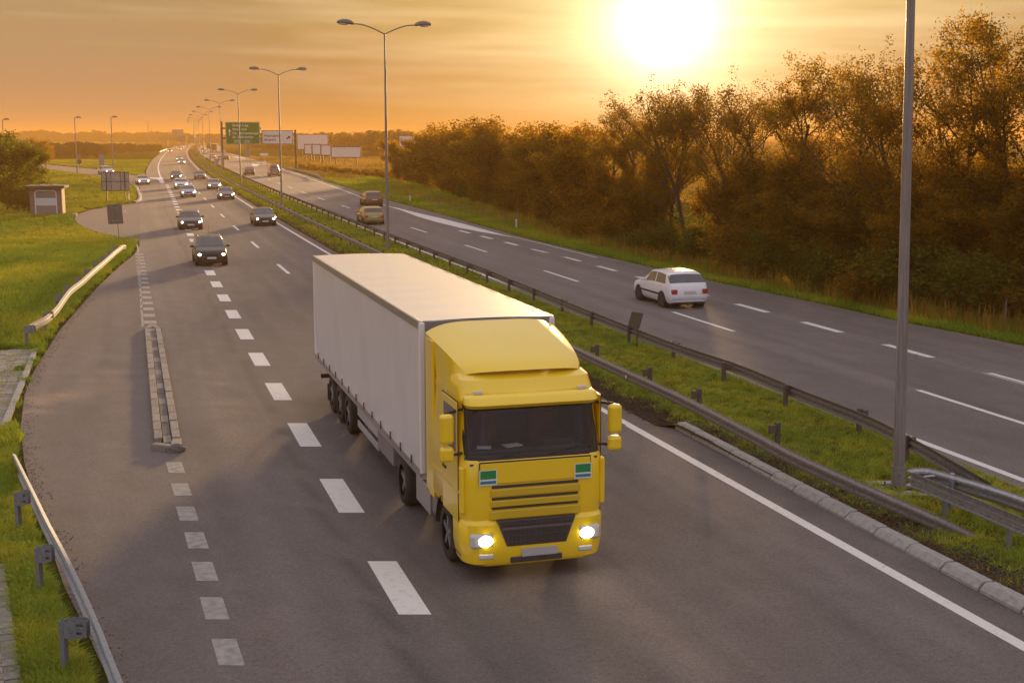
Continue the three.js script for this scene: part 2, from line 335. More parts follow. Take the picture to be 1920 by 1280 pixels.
// ------------------------------------------------------------------ markings: each dash a piece of the road that carries it
const Y1 = 0.004;
function strip(zA, zB, oFn, w, step = 1.5) {                 // painted strip along the road; oFn: centre offset
  const n = Math.max(2, Math.ceil(Math.abs(zA - zB) / step) + 1), h = typeof w === 'function' ? w : () => w;
  return gridGeometry(n, 2, (i, j) => { const t = i / (n - 1), z = lerp(zA, zB, t), x = RX(z, oFn(z) + (j - 0.5) * h(z)); return [x, Y1, z]; });
}
function dashes(name, parent, sFrom, sTo, period, len, oFn, w) {
  for (let s = sFrom; s < sTo; s += period) mesh(name, strip(zOfS(s), zOfS(s + len), oFn, w, 0.8), M.paint, parent);
}
const sepO = table([[-15, -8.42], [-32, -8.36], [-54, -8.22], [-70, -8.09], [-123, -7.72], [-165, -7.6], [-215, -7.7]]);
{
  const s0 = sOfZ(G(745, 1152).z);
  dashes('wide_dash', leftRoad, s0, sOfZ(-206), 5.93, 2.75, sepO, 0.5);
  const s1 = sOfZ(G(535, 513).z);
  dashes('lane_dash', leftRoad, s1 - 17.55 * 2, sOfZ(-620), 17.55, 5.6, () => -3.93, 0.2);
  mesh('edge_line', strip(2, -33.5, () => -0.02, 0.24, 1), M.paint, leftRoad);
  mesh('edge_line', strip(-33.5, -1100, () => 0, 0.2, 4), M.paint, leftRoad);
  // far left edge line and the white nose where the slip road joins
  const far = [[306, 342], [301, 333], [297, 322], [296, 313], [299, 302], [304, 294], [311, 286], [318, 281.5], [326, 278]].map((p) => G(...p));
  mesh('edge_line', ribbon(far, 0.3), M.paint, leftRoad);
  mesh('gore_marking', flatPoly([[280, 332.7], [304, 332.7], [307.5, 342.8], [300.6, 343.2], [297, 338], [292, 335.3], [280, 334.4]].map((p) => G(...p)), Y1 + 0.004), M.paint, leftRoad);
  // worn square dashes at the lay-by
  const lay = [[426, 1221], [401, 1139], [383, 1070], [367, 1012], [350, 962], [339, 917], [328, 876]];
  for (const [x, y] of lay) { const p = G(x, y); mesh('square_dash', strip(p.z + 0.52, p.z - 0.48, (z) => (p.x - f(p.z)) / LL(p.z) + (z - p.z) * 0.03, 0.36, 0.3), M.paintWorn, leftRoad); }
  const a = G(281, 607), b = G(261, 478);
  for (let k = 0; k < 16; k++) { const t = k / 15, z = lerp(a.z, b.z, t), o = lerp((a.x - f(a.z)) / LL(a.z), (b.x - f(b.z)) / LL(b.z), t) ; mesh('square_dash', strip(z, z - 0.95, () => o, 0.52, 0.5), M.paintWorn, leftRoad); }
  mesh('edge_line', ribbon([G(267, 612), G(262, 540), G(259, 480), G(257, 462), G(250, 447)], 0.1), M.paintWorn, leftRoad);
  // right carriageway
  const s2 = sOfZ(G(1375, 621).z);
  dashes('lane_dash', rightRoad, s2 - 18.3 * 2, sOfZ(-520), 18.3, 5.9, (z) => table([[-30, 10.05], [-103, 10.15], [-160, 9.6], [-300, 10]])(z), 0.19);
  const s3 = sOfZ(G(1758, 670).z);
  dashes('wide_dash', rightRoad, s3 - 6.06 * 2, sOfZ(-104), 6.06, 2.95, (z) => table([[-35, 13.75], [-50, 13.95], [-80, 13.9], [-90, 13.6], [-108, 13.05]])(z), 0.33);
  mesh('old_line', strip(-20, -104, (z) => 13.75, 0.1, 2), M.paintOld, rightRoad);
  mesh('edge_line', strip(0, -800, () => 6.25, 0.22, 3), M.paint, rightRoad);
  const re = [[930, 437.5], [900, 431.5], [845, 417], [800, 407], [760, 395.5], [735, 388.5], [690, 374], [640, 355.5], [600, 341.5], [560, 327.5], [520, 314], [480, 301.5], [450, 293], [425, 286.5], [405, 281]].map((p) => G(...p));
  mesh('edge_line', ribbon(re, (t) => 0.2), M.paint, rightRoad);
  mesh('gore_marking', flatPoly([[735, 387.5], [780, 398.5], [830, 410], [870, 420], [925, 435], [960, 444.5], [900, 434.5], [860, 426.5], [815, 415.5], [780, 405], [745, 391.5]].map((p) => G(...p)), Y1 + 0.004), M.paint, rightRoad);
  mesh('edge_line', ribbon([[950, 441.5], [1000, 453], [1060, 468], [1120, 483]].map((p) => G(...p)), 0.12), M.paint, rightRoad);
  mesh('gore_marking', flatPoly([[432, 293.5], [447, 294], [461, 296.5], [450, 297]].map((p) => G(...p)), Y1 + 0.004), M.paint, rightRoad);
  mesh('gore_marking', flatPoly([[470, 307], [487, 308.5], [480, 312], [474, 311.5]].map((p) => G(...p)), Y1 + 0.004), M.paint, rightRoad);
}
function ribbon(points, w, y = Y1) {
  const c = new THREE.CatmullRomCurve3(points, false, 'centripetal'), n = points.length * 8, h = typeof w === 'function' ? w : () => w;
  const q = c.getPoints(n);
  return gridGeometry(q.length, 2, (i, j) => { const a = q[Math.max(0, i - 1)], b = q[Math.min(q.length - 1, i + 1)], l = Math.hypot(b.x - a.x, b.z - a.z), k = (j - 0.5) * h(i / n); return [q[i].x - (b.z - a.z) / l * k, y, q[i].z + (b.x - a.x) / l * k]; });
}

// ------------------------------------------------------------------ grass median, soil strip, kerb stones
const medHeight = (o, x, z) => { const t = clamp((o - 0.7) / 0.9) * clamp((5.75 - o) / 0.7); return -0.02 + 0.13 * t + 0.05 * t * fbm(x * 0.7, z * 0.7, 3) ; };
struct('median', gridGeometry(rowsZ.length, 36, (i, j) => {
  const z = rowsZ[i], t = j / 35, o = lerp(z > -33.6 ? 0.95 : 0.5, 5.95, t), x = RX(z, o), m = fbm(x * 1.3, z * 0.9, 4), g = sstep(1.35, 2.2, o + m * 0.7) * (1 - 0.75 * sstep(5.3, 5.8, o + m * 0.3));
  const k = 1 + m * 0.35;
  return [x, medHeight(o, x, z) + (z > -33.6 ? 0.09 * clamp((2 - o) / 0.9) : 0), z, x, -z, lerp(0.12, 0.19, g) * k, lerp(0.092, 0.185, g) * k, lerp(0.075, 0.035, g) * k];
}), M.verge);
{
  const kerb = new THREE.Group();
  kerb.name = 'median_kerb'; kerb.userData.kind = 'structure'; kerb.userData.label = 'pale concrete kerb edging the grass median beside the white edge line';
  scene.add(kerb);
  const shape = new THREE.Shape([[0, -0.1], [0, 0.05], [0.11, 0.155], [0.125, 0.16], [0.30, 0.16], [0.30, -0.1]].map((p) => new THREE.Vector2(...p)));
  const ex = new THREE.ExtrudeGeometry(shape, { depth: 0.995, bevelEnabled: true, bevelSize: 0.014, bevelThickness: 0.014, bevelSegments: 2, bevelOffset: -0.014, steps: 1 });
  reseed(3);
  const variants = [0, 1, 2].map((k) => { const g = ex.clone(), P = g.attributes.position; for (let i = 0; i < P.count; i++) P.setXYZ(i, P.getX(i) + 0.012 * noise(P.getZ(i) * 4 + k * 9, P.getY(i) * 8), P.getY(i) + 0.008 * noise(P.getZ(i) * 5 + k * 5, P.getX(i) * 9), P.getZ(i)); g.computeVertexNormals(); const u = g.attributes.uv; for (let i = 0; i < u.count; i++) u.setXY(i, P.getZ(i) + k * 1.7, P.getX(i) + P.getY(i)); return g; });
  for (let s = sOfZ(G(1262, 803).z), k = 0; s > sOfZ(8); s -= 1.075, k++) {
    const z = zOfS(s), m = mesh('kerb_stone', variants[k % 3], M.concrete, kerb);
    m.position.copy(RP(z, lerp(0.98, 0.82, clamp((z + 33) / 10)), rr(-0.006, 0.006)));
    m.rotation.y = headingAt(z) + rr(-0.006, 0.006);         // each stone runs toward the camera
  }
}
// traffic island beside the lay-by: two rows of kerb blocks round a gravel strip
{
  const a = G(285, 617), b = G(314, 838), len = a.distanceTo(b), dir = b.clone().sub(a).normalize(), side = V(dir.z, 0, -dir.x).negate();
  const isl = new THREE.Group(); isl.name = 'traffic_island'; isl.userData.kind = 'structure'; isl.userData.label = 'long narrow kerbed traffic island of pale blocks left of the truck lane';
  isl.position.copy(a); isl.rotation.y = Math.atan2(dir.x, dir.z); scene.add(isl);   // +z runs toward the camera
  reseed(8);
  const blk = [0, 1, 2].map((k) => { const g = rbox(0.22, 0.24, 1.0, 0.018), P = g.attributes.position, u = g.attributes.uv; for (let i = 0; i < P.count; i++) { P.setXYZ(i, P.getX(i) + 0.01 * noise(P.getZ(i) * 6 + k * 9, P.getY(i) * 8), P.getY(i) + 0.012 * noise(P.getX(i) * 9, P.getZ(i) * 4 + k), P.getZ(i)); u.setXY(i, P.getX(i) + P.getY(i) + k, P.getZ(i)); } g.computeVertexNormals(); return g; });
  const islMat = [std(RGB(0.37, 0.35, 0.32), { map: concreteMap, roughness: 0.92 }), std(RGB(0.33, 0.31, 0.285), { map: concreteMap, roughness: 0.92 }), std(RGB(0.41, 0.385, 0.35), { map: concreteMap, roughness: 0.92 })];
  const w = (t) => lerp(0.2, 0.215, t);
  let k = 0;
  for (let d = 0.9; d < len - 0.7; d += 1.02, k++) for (const s of [-1, 1]) {
    const m = mesh('kerb_block', blk[(k + (s > 0 ? 1 : 0)) % 3], islMat[Math.floor(rnd() * 3)], isl);
    m.position.set(s * w(d / len), 0.035 + rr(-0.008, 0.01), d + 0.4); m.rotation.y = rr(-0.012, 0.012); m.scale.set(0.88, 1, 0.985);
  }
  for (const s of [-1, 1]) {                                  // slanted end blocks
    const m = mesh('end_block', blk[0], islMat[0], isl); m.position.set(s * 0.13, 0.03, 0.3); m.rotation.y = s * 0.32; m.scale.z = 0.7;
    const n = mesh('end_block', blk[1], islMat[s > 0 ? 2 : 1], isl); n.position.set(s * (s > 0 ? 0.2 : 0.1), 0.03, len + (s > 0 ? 0.05 : 0.32)); n.rotation.y = s > 0 ? -0.1 : 0.85; n.scale.set(1, 1, 0.62);
  }
  const cap = mesh('end_block', blk[2], islMat[2], isl); cap.position.set(0, 0.03, -0.1); cap.scale.set(1.6, 1, 0.35);
  const rock = new THREE.IcosahedronGeometry(0.2, 2), RP_ = rock.attributes.position; for (let i = 0; i < RP_.count; i++) { const q = V(RP_.getX(i), RP_.getY(i), RP_.getZ(i)).multiplyScalar(1 + 0.25 * noise(RP_.getX(i) * 9, RP_.getY(i) * 9, RP_.getZ(i) * 9)); RP_.setXYZ(i, q.x * 1.25, q.y * 0.8, q.z); }
  rock.computeVertexNormals();
  mesh('end_stone', rock, M.gravel, isl).position.set(0.16, 0.03, len + 0.5);
  for (let d = 0.5, q = 0; d < len - 0.2; d += 0.8, q++) { const m = mesh('paving_slab', box(0.19, 0.2, 0.785), q % 3 ? M.gravel : islMat[1], isl); m.position.set(0, 0.015 + rr(-0.006, 0.006), d + 0.4); m.rotation.y = rr(-0.015, 0.015); }
}
// paved footpath pieces at the left
function paving(name, label, P00, P10, P01, P11, nu, nv, grow, lift) {
  const g = new THREE.Group(); g.name = numbered(name); g.userData.kind = 'structure'; g.userData.label = label; scene.add(g);
  const pt = (u, v) => P00.clone().lerp(P10, u).lerp(P01.clone().lerp(P11, u), v);
  const mats = [0.3, 0.335, 0.37, 0.40].map((k) => std(RGB(k, k * 0.95, k * 0.88), { map: concreteMap, bumpMap: concreteMap, bumpScale: 0.008, roughness: 0.93 }));
  const wu = P00.distanceTo(P10) / nu, wv = P00.distanceTo(P01) / nv, geo = rbox(wu - grow, 0.08, wv - grow, 0.01, 0, 0, 0, 1), u = geo.attributes.uv, Q = geo.attributes.position;
  for (let i = 0; i < u.count; i++) u.setXY(i, Q.getX(i), Q.getZ(i));
  const dv = P01.clone().sub(P00), turn = Math.atan2(dv.x, dv.z);
  for (let i = 0; i < nu; i++) for (let j = 0; j < nv; j++) {
    if (rnd() < 0.04) continue;
    const c = pt((i + 0.5 + rr(-0.03, 0.03)) / nu, (j + 0.5 + (i % 2 ? 0.25 : 0) + rr(-0.04, 0.04)) / nv), m = mesh('paving_slab', geo, mats[Math.floor(rnd() * 4)], g);
    m.position.set(c.x, lift + rr(-0.012, 0.006), c.z); m.rotation.set(rr(-0.012, 0.012), turn + rr(-0.012, 0.012), rr(-0.012, 0.012));
  }
  return g;
}
reseed(21);
{
  const g = paving('footpath', 'weedy patch of pale paving slabs beside the lay-by kerb', G(60, 657), G(-70, 650), G(2, 800), G(-128, 800), 6, 26, 0.035, -0.005);
  const a = G(66, 657), b = G(6, 803), d = b.clone().sub(a), n = 12;
  const e = box(0.16, 0.14, d.length() / n - 0.015);
  for (let i = 0; i < n; i++) { const m = mesh('edging_stone', e, M.concrete, g); m.position.copy(a.clone().lerp(b, (i + 0.5) / n)).setY(0.0); m.rotation.y = Math.atan2(d.x, d.z) + rr(-0.01, 0.01); }
  paving('footpath', 'strip of worn paving slabs behind the near guardrail at the left frame edge', G(8, 1060), G(-70, 1060), G(42, 1290), G(-60, 1290), 3, 22, 0.02, -0.002);
}

// ------------------------------------------------------------------ grass: tufts of blades
function tuft(n, h, spread, w, bend) {
  const p = [], c = [], idx = [];
  for (let i = 0; i < n; i++) {
    const a = rr(0, 6.283), r = spread * Math.sqrt(rnd()), x = Math.cos(a) * r, z = Math.sin(a) * r, q = rr(0, 6.283), bx = Math.cos(q), bz = Math.sin(q), hh = h * rr(0.55, 1.15), lean = bend * rr(0.2, 1), k = rr(0.7, 1.3), y = rr(0.75, 1.3);
    const s = p.length / 3;
    for (const [t, ww] of [[0, 1], [0.55, 0.75], [1, 0]]) {
      const cx = x + bx * lean * t * t * hh, cz = z + bz * lean * t * t * hh, cyy = hh * t * (1 - 0.25 * lean * t);
      if (ww) { p.push(cx - bz * w * ww, cyy, cz + bx * w * ww, cx + bz * w * ww, cyy, cz - bx * w * ww); c.push(k * y, k, k, k * y, k, k); } else { p.push(cx, cyy, cz); c.push(k * y, k, k); }
    }
    idx.push(s, s + 1, s + 2, s + 1, s + 3, s + 2, s + 2, s + 3, s + 4);
  }
  const g = new THREE.BufferGeometry();
  g.setAttribute('position', new THREE.Float32BufferAttribute(p, 3)); g.setAttribute('color', new THREE.Float32BufferAttribute(c, 3)); g.setIndex(idx); g.computeVertexNormals();
  return g;
}
function inPoly(pts, x, z) { let c = false; for (let i = 0, j = pts.length - 1; i < pts.length; j = i++) if ((pts[i].z > z) !== (pts[j].z > z) && x < (pts[j].x - pts[i].x) * (z - pts[i].z) / (pts[j].z - pts[i].z) + pts[i].x) c = !c; return c; }
function scatter(name, label, geo, mat, spots, category = 'grass') {
  const m = new THREE.InstancedMesh(geo, mat, spots.length), q = new THREE.Matrix4(), e = new THREE.Euler(), qu = new THREE.Quaternion(), col = new THREE.Color();
  spots.forEach((s, i) => { e.set(rr(-0.15, 0.15), rr(0, 6.28), rr(-0.15, 0.15)); q.compose(V(s[0], s[1], s[2]), qu.setFromEuler(e), V(s[3], s[3] * (s[4] ?? 1), s[3])); m.setMatrixAt(i, q); const k = s[5] ?? 0; col.setRGB(lerp(0.66, 1.45, k), lerp(0.78, 1.12, k), lerp(0.8, 1.4, k)); m.setColorAt(i, col); });
  m.name = numbered(name); m.castShadow = m.receiveShadow = true; m.userData = { kind: 'stuff', label, category };
  scene.add(m);
  return m;
}
reseed(31);
const tNear = tuft(10, 0.13, 0.095, 0.005, 1.7), tMid = tuft(10, 0.2, 0.18, 0.009, 1.5), tFar = tuft(12, 0.32, 0.42, 0.022, 1.3), tWeed = tuft(8, 0.55, 0.22, 0.014, 1.0);
{
  const spots = [];
  for (let z = -16; z > -75;) {                              // median, near part
    z -= 0.0011 + -z * 0.00006 * 0.35;
    const o = rr(1.1, 5.85), x = RX(z, o), m = fbm(x * 1.3, z * 0.9, 4);
    if (o + m * 0.7 < 1.35 && rnd() < 0.85) continue;
    if (o > 5.4 && rnd() < 0.6) continue;
    if (Math.hypot(x - 8.34, z + 27.35) < 0.55) continue;
    spots.push([x, medHeight(o, x, z) - 0.01, z, rr(0.7, 1.25), rr(0.8, 1.3) * (1 + m * 0.4), clamp(0.3 + fbm(x * 0.8 + 30, z * 0.8, 3) * 0.8 + rr(-0.2, 0.2))]);
  }
  scatter('median_grass', 'short green grass between the two median guardrails', tNear, M.grass, spots);
  const far = [];
  for (let i = 0; i < 16000; i++) {
    const z = -70 - 430 * rnd() * rnd() * 1.0, o = rr(0.9, 5.8), x = RX(z, o), m = fbm(x * 1.3, z * 0.9, 3);
    if (o + m * 0.7 < 1.5 && rnd() < 0.7) continue;
    far.push([x, medHeight(o, x, z) - 0.02, z, rr(0.6, 1.0), rr(0.6, 1.0), clamp(0.4 + fbm(x * 0.3 + 30, z * 0.2, 3) * 0.8 + rr(-0.2, 0.25))]);
  }
  scatter('median_grass', 'grass of the median running off into the distance', tFar, M.grass, far);
  // left foreground verge and the lawns beyond
  const near = [];
  for (let i = 0; i < 52000; i++) {
    const z = rr(-15.5, -33), xe = leftEdgeX(z), x = xe - 0.28 - 3.2 * rnd() + 0.14 * fbm(z * 1.7, 3, 3);
    const path = inPoly([G(14, 1050), G(-80, 1050), G(-80, 1300), G(52, 1300)], x, z);
    if (path && rnd() < 0.96) continue;
    near.push([x, -0.03, z, rr(0.7, 1.3), rr(0.8, 1.5), clamp(0.3 + fbm(x * 0.9 + 30, z * 0.9, 3) * 0.8 + rr(-0.2, 0.2))]);
  }
  scatter('verge_grass', 'green grass round the posts of the near left guardrail', tNear, M.grass, near);
  const lawn = [], pave = [G(68, 654), G(-90, 646), G(-140, 806), G(10, 806)];
  for (let i = 0; i < 60000; i++) {
    const z = -31 - 66 * Math.pow(rnd(), 1.25), xe = leftEdgeX(z), w = z > -47 ? 5 : 22, x = xe - 0.3 - w * Math.pow(rnd(), 1.15) + 0.3 * fbm(z * 0.9, 9, 3);
    if (x / z > 0.47) continue;
    if (inPoly(pave, x, z) && rnd() < 0.975) continue;
    lawn.push([x, -0.03, z, rr(0.7, 1.2), rr(0.8, 1.3), clamp(0.25 + fbm(x * 0.22 + 30, z * 0.12, 4) * 1.1 + rr(-0.2, 0.2))]);
  }
  scatter('lawn_grass', 'mown green grass left of the lay-by behind the wavy guardrail', tMid, M.grass, lawn);
  const upper = [], bay = [[266, 462], [225, 446], [190, 440], [150, 426], [137, 412], [146, 398], [170, 391.5], [200, 386.5], [250, 380.5], [263, 376]].map((p) => G(...p));
  const slip = [[262, 353], [243, 344], [190, 332.5], [150, 326], [100, 319], [40, 312], [-60, 302], [-60, 296], [70, 305.5], [180, 316], [245, 326.5], [276, 330], [300, 345]].map((p) => G(...p));
  for (let i = 0; i < 52000; i++) {
    const z = -92 - 330 * Math.pow(rnd(), 1.6), xe = leftEdgeX(z), x = xe - 0.6 - 75 * (-z / 180) * Math.pow(rnd(), 1.2);
    if (x / z > 0.46 || inPoly(bay, x, z) || inPoly(slip, x, z)) continue;
    upper.push([x, -0.03, z, rr(0.7, 1.2) * lerp(0.75, 1.6, clamp((-z - 92) / 300)), rr(0.6, 1.2), clamp(0.45 + fbm(x * 0.08 + 30, z * 0.05, 4) * 1.1 + rr(-0.2, 0.25))]);
  }
  scatter('meadow_grass', 'sunlit yellow green meadow grass round the bus shelter and slip road', tFar, M.grass, upper);
  // right verge
  const right = [];
  const treeX = edgeFromPixels([[560, 322], [640, 335], [750, 352], [850, 382], [1000, 432], [1150, 473], [1300, 512], [1500, 560], [1700, 598], [1920, 638], [2100, 670]]);
  for (let i = 0; i < 46000; i++) {
    const z = -36 - 190 * Math.pow(rnd(), 1.5), xe = rightEdgeX(z), w = Math.max(1.2, treeX(z) + 3 - xe), x = xe + 0.25 + w * rnd() + 0.25 * fbm(z * 0.8, 2, 3), k = clamp((-z - 36) / 150);
    right.push([x, -0.03, z, rr(0.7, 1.2) * lerp(0.9, 2.0, k), rr(0.8, 1.4) * (1 + 0.9 * sstep(0.45, 1, (x - xe) / w)), clamp(0.3 + fbm(x * 0.3 + 30, z * 0.2, 4) * 1.0 + rr(-0.2, 0.2))]);
  }
  scatter('verge_grass', 'strip of grass between the right carriageway and the trees', tMid, M.grass, right);
  const stalks = [];
  for (let i = 0; i < 1500; i++) { const z = -40 - 150 * Math.pow(rnd(), 1.4), xe = rightEdgeX(z), w = Math.max(1.2, treeX(z) + 2 - xe), x = xe + w * lerp(0.45, 1.1, rnd()); stalks.push([x, -0.03, z, rr(0.8, 1.7), rr(0.9, 1.7), rr(0.3, 1)]); }
  scatter('dry_stalks', 'tall dry stalks along the fence at the foot of the trees', tuft(7, 0.6, 0.22, 0.008, 0.5), M.grassDry, stalks, 'weeds');
  const dry = [];
  for (let i = 0; i < 16000; i++) {
    const z = -150 - 330 * Math.pow(rnd(), 1.3), xe = rightEdgeX(z), x = xe + 1 + rnd() * 62 * (-z / 200);
    dry.push([x, -0.03, z, rr(0.8, 1.6) * lerp(0.9, 1.5, clamp((-z - 150) / 250)), rr(0.8, 1.5), clamp(0.5 + fbm(x * 0.1 + 30, z * 0.06, 4) * 1.2 + rr(-0.2, 0.25))]);
  }
  scatter('field_grass', 'rough yellow grass of the field below the billboards', tFar, M.grassDry, dry);
  const weeds = [];
  for (let i = 0; i < 420; i++) { const z = rr(-18, -60), o = 1.45 + 0.35 * fbm(z * 0.9, 5, 3) + rr(-0.25, 0.6), x = RX(z, o); weeds.push([x, medHeight(o, x, z), z, rr(0.25, 0.5), 0.6, rr(0.2, 0.9)]); }
  for (let i = 0; i < 110; i++) { const z = rr(-33, -46), t = rnd(), a = G(66, 657), b = G(4, 803), x = lerp(a.x, b.x, (z - a.z) / (b.z - a.z)) + 0.15 - 2.2 * t * t; weeds.push([x, -0.03, z, rr(0.2, 0.55), 0.6, rr(0.2, 0.8)]); }
  scatter('weed', 'low weeds along the soil strip and paving joints', tWeed, M.grass, weeds, 'weeds');
  // crumbs of soil and litter on the strip by the edge line
  const clod = new THREE.IcosahedronGeometry(0.03, 0), spots2 = [];
  for (let i = 0; i < 5200; i++) { const z = -16 - 60 * Math.pow(rnd(), 1.3), o = z > -33.6 ? rr(1.2, 2) : 0.55 + 0.9 * Math.pow(rnd(), 1.4), x = RX(z, o); spots2.push([x, medHeight(o, x, z) + (z > -33.6 ? 0.05 : 0.015), z, rr(0.3, 1.5), 0.7, 0]); }
  for (let i = 0; i < 2600; i++) { const z = rr(-16, -62), xe = leftEdgeX(z); spots2.push([xe + 0.1 + 0.35 * (rnd() + rnd() - 1) + 0.2 * fbm(z, 1, 2), 0, z, rr(0.15, 0.7), 0.6, 0]); }
  const cl = scatter('soil_crumbs', 'loose dark soil crumbs along the road edges', clod, std(RGB(0.085, 0.065, 0.05), { roughness: 1 }), spots2, 'soil');
}

// ------------------------------------------------------------------ guardrails: W-beam, posts, spacers
const WB = [[0, 0], [0.0, -0.018], [0.075, -0.058], [0.08, -0.10], [0.02, -0.135], [0.02, -0.175], [0.08, -0.21], [0.075, -0.255], [0, -0.292], [0, -0.31]];
const WBC = [...WB, ...WB.slice().reverse().map(([d, y]) => [d - 0.012, y])];
function beam(points, face, droop) {                          // points: top edge; face: +1 bulges to the right of the direction of travel
  const n = points.length, m = WBC.length, p = [], uv = [], idx = [];
  let run = 0;
  for (let i = 0; i < n; i++) {
    const a = points[Math.max(0, i - 1)], b = points[Math.min(n - 1, i + 1)], l = Math.hypot(b.x - a.x, b.z - a.z), nx = -(b.z - a.z) / l * face, nz = (b.x - a.x) / l * face;
    if (i) run += points[i].distanceTo(points[i - 1]);
    const tw = droop ? droop(i / (n - 1)) : 0;                // twist outward
    for (let j = 0; j < m; j++) {
      let [d, y] = WBC[j];
      if (tw) { const c = Math.cos(tw), s = Math.sin(tw); [d, y] = [d * c - y * s * -1, y * c - d * s]; }
      p.push(points[i].x + nx * d, points[i].y + y, points[i].z + nz * d); uv.push(run, j * 0.05);
    }
  }
  for (let i = 0; i < n - 1; i++) for (let j = 0; j < m; j++) { const a = i * m + j, b = i * m + (j + 1) % m; face > 0 ? idx.push(a, b, a + m, b, b + m, a + m) : idx.push(a, a + m, b, b, a + m, b + m); }
  for (const e of [0, n - 1]) for (let j = 0; j < m / 2 - 1; j++) { const a = e * m + j, b = a + 1, c = e * m + (m - 1 - j), d = c - 1; idx.push(a, b, c, b, d, c); }
  const g = new THREE.BufferGeometry();
  g.setAttribute('position', new THREE.Float32BufferAttribute(p, 3)); g.setAttribute('uv', new THREE.Float32BufferAttribute(uv, 2)); g.setIndex(idx);
  const t = toCreasedNormals(g, 0.5);
  return t;
}
function smooth(points, step = 0.5) { const c = new THREE.CatmullRomCurve3(points, false, 'centripetal'); return c.getSpacedPoints(Math.max(2, Math.ceil(c.getLength() / step))); }
function cPost(h, sink = 0.3) {                               // open C section, web toward the beam
  return merge(box(0.012, h + sink, 0.12, 0, (h - sink) / 2, 0), box(0.055, h + sink, 0.012, -0.034, (h - sink) / 2, 0.054), box(0.055, h + sink, 0.012, -0.034, (h - sink) / 2, -0.054), box(0.012, h + sink, 0.03, -0.056, (h - sink) / 2, 0.033), box(0.012, h + sink, 0.03, -0.056, (h - sink) / 2, -0.033));
}
function spacer(len) {                                        // bracket plate between post and beam, curved outline with slots
  const s = new THREE.Shape(); s.moveTo(0, -0.02); s.lineTo(0.1, 0.03); s.lineTo(len - 0.05, 0.04); s.quadraticCurveTo(len, 0.03, len, -0.03); s.lineTo(len, -0.22); s.lineTo(0.12, -0.27); s.lineTo(0, -0.25); s.closePath();
  const hole = new THREE.Path(); hole.moveTo(len * 0.55, -0.03); hole.lineTo(len * 0.85, -0.03); hole.lineTo(len * 0.85, -0.07); hole.lineTo(len * 0.55, -0.07); hole.closePath(); s.holes.push(hole);
  const hole2 = new THREE.Path(); hole2.moveTo(len * 0.55, -0.15); hole2.lineTo(len * 0.8, -0.15); hole2.lineTo(len * 0.8, -0.19); hole2.lineTo(len * 0.55, -0.19); hole2.closePath(); s.holes.push(hole2);
  const g = new THREE.ExtrudeGeometry(s, { depth: 0.006, bevelEnabled: false });
  return merge(g.clone().translate(0, 0, 0.05), g.translate(0, 0, -0.056), box(0.008, 0.24, 0.1, len - 0.01, -0.1, 0));
}
const boltGeo = new THREE.CylinderGeometry(0.014, 0.014, 0.012, 6).rotateX(Math.PI / 2);
const spacerGeo = spacer(0.34), spacerShort = box(0.2, 0.2, 0.1, 0.1, -0.14, 0), postGeo = cPost(0.74), postShort = merge(box(0.1, 1.0, 0.1, -0.02, 0.25, 0), box(0.03, 0.06, 0.16, 0.03, 0.7, 0));
// rail: list of beam top points; posts: list of {p, turn}
function guardrail(label, railPieces, posts, face, matBeam, matPost, reach, group) {
  const t = thing('guardrail', label, 'guardrail', [0, 0, 0], 0, group);
  for (const piece of railPieces) mesh('beam', beam(piece.points, face, piece.droop), matBeam, t);
  for (const q of posts) {
    const top = q.y ?? 0.74;
    const m = mesh('post', reach > 0.25 ? postGeo : postShort, matPost, t); m.position.set(q.p.x, (q.ground ?? 0) + (q.y ? q.y - 0.74 : 0), q.p.z); m.rotation.y = q.turn + (q.tilt ?? 0);
    const s = mesh('spacer', reach > 0.25 ? spacerGeo : spacerShort, matPost, m); s.position.set(0.0, 0.735, 0); s.scale.x = reach / (reach > 0.25 ? 0.34 : 0.2);
    if (q.reflector) mesh('reflector', box(0.03, 0.07, 0.05, reach + 0.09, 0.58, 0), M.reflector, m);
  }
  return t;
}
function pieces(points, from = 0, every = 8) { const out = []; for (let i = 0; i < points.length - 1; i += every) out.push({ points: points.slice(i, Math.min(points.length, i + every + 1)) }); return out; }
{
  // near left, seen from behind: the far end bends down into the grass
  const top = [[22, 848, 0.18], [36, 876, 0.42], [60, 925, 0.62], [84, 975, 0.74], [120, 1043, 0.74], [150, 1106, 0.74], [176, 1166, 0.74], [198, 1222, 0.74], [222, 1282, 0.74], [275, 1410, 0.74]].map(([x, y, h]) => G(x, y, h));
  const pts = smooth(top, 0.42).reverse();
  // beam bulges toward the road (right while travelling away from the camera)
  const posts = [[125, 1255, 115, 1168], [78, 1105, 68, 1030], [38, 992, 32, 930]].map(([x, y]) => ({ p: G(x, y, 0), turn: 0 }));
  posts.push({ p: G(172, 1440, 0), turn: 0 });
  for (const q of posts) { let best = pts[0]; for (const p of pts) if (Math.abs(p.z - q.p.z + 0.05) < Math.abs(best.z - q.p.z + 0.05)) best = p; q.d = best; }
  const t = thing('guardrail', 'bright zinc guardrail with three brackets in the left foreground grass', 'guardrail');
  for (const pc of pieces(pts, 0, 9)) mesh('beam', beam(pc.points, 1), M.zincShadeTint, t);
  posts.forEach((q, i) => {
    const m = mesh('post', postGeo, M.zincPost, t); m.position.set(q.p.x, 0.0, q.p.z); m.rotation.y = -0.15; m.rotation.z = 0.01 * i;
    const s = mesh('spacer', spacerGeo, M.zincPost, m); s.position.set(0, 0.74, 0.0); s.scale.x = Math.max(0.5, (Math.hypot(q.d.x - q.p.x, 0) + 0.01) / 0.34);
    for (const y of [0.64, 0.54]) mesh('bolt', boltGeo, M.zinc, m).position.set(-0.03, y, 0.062);
  });
}
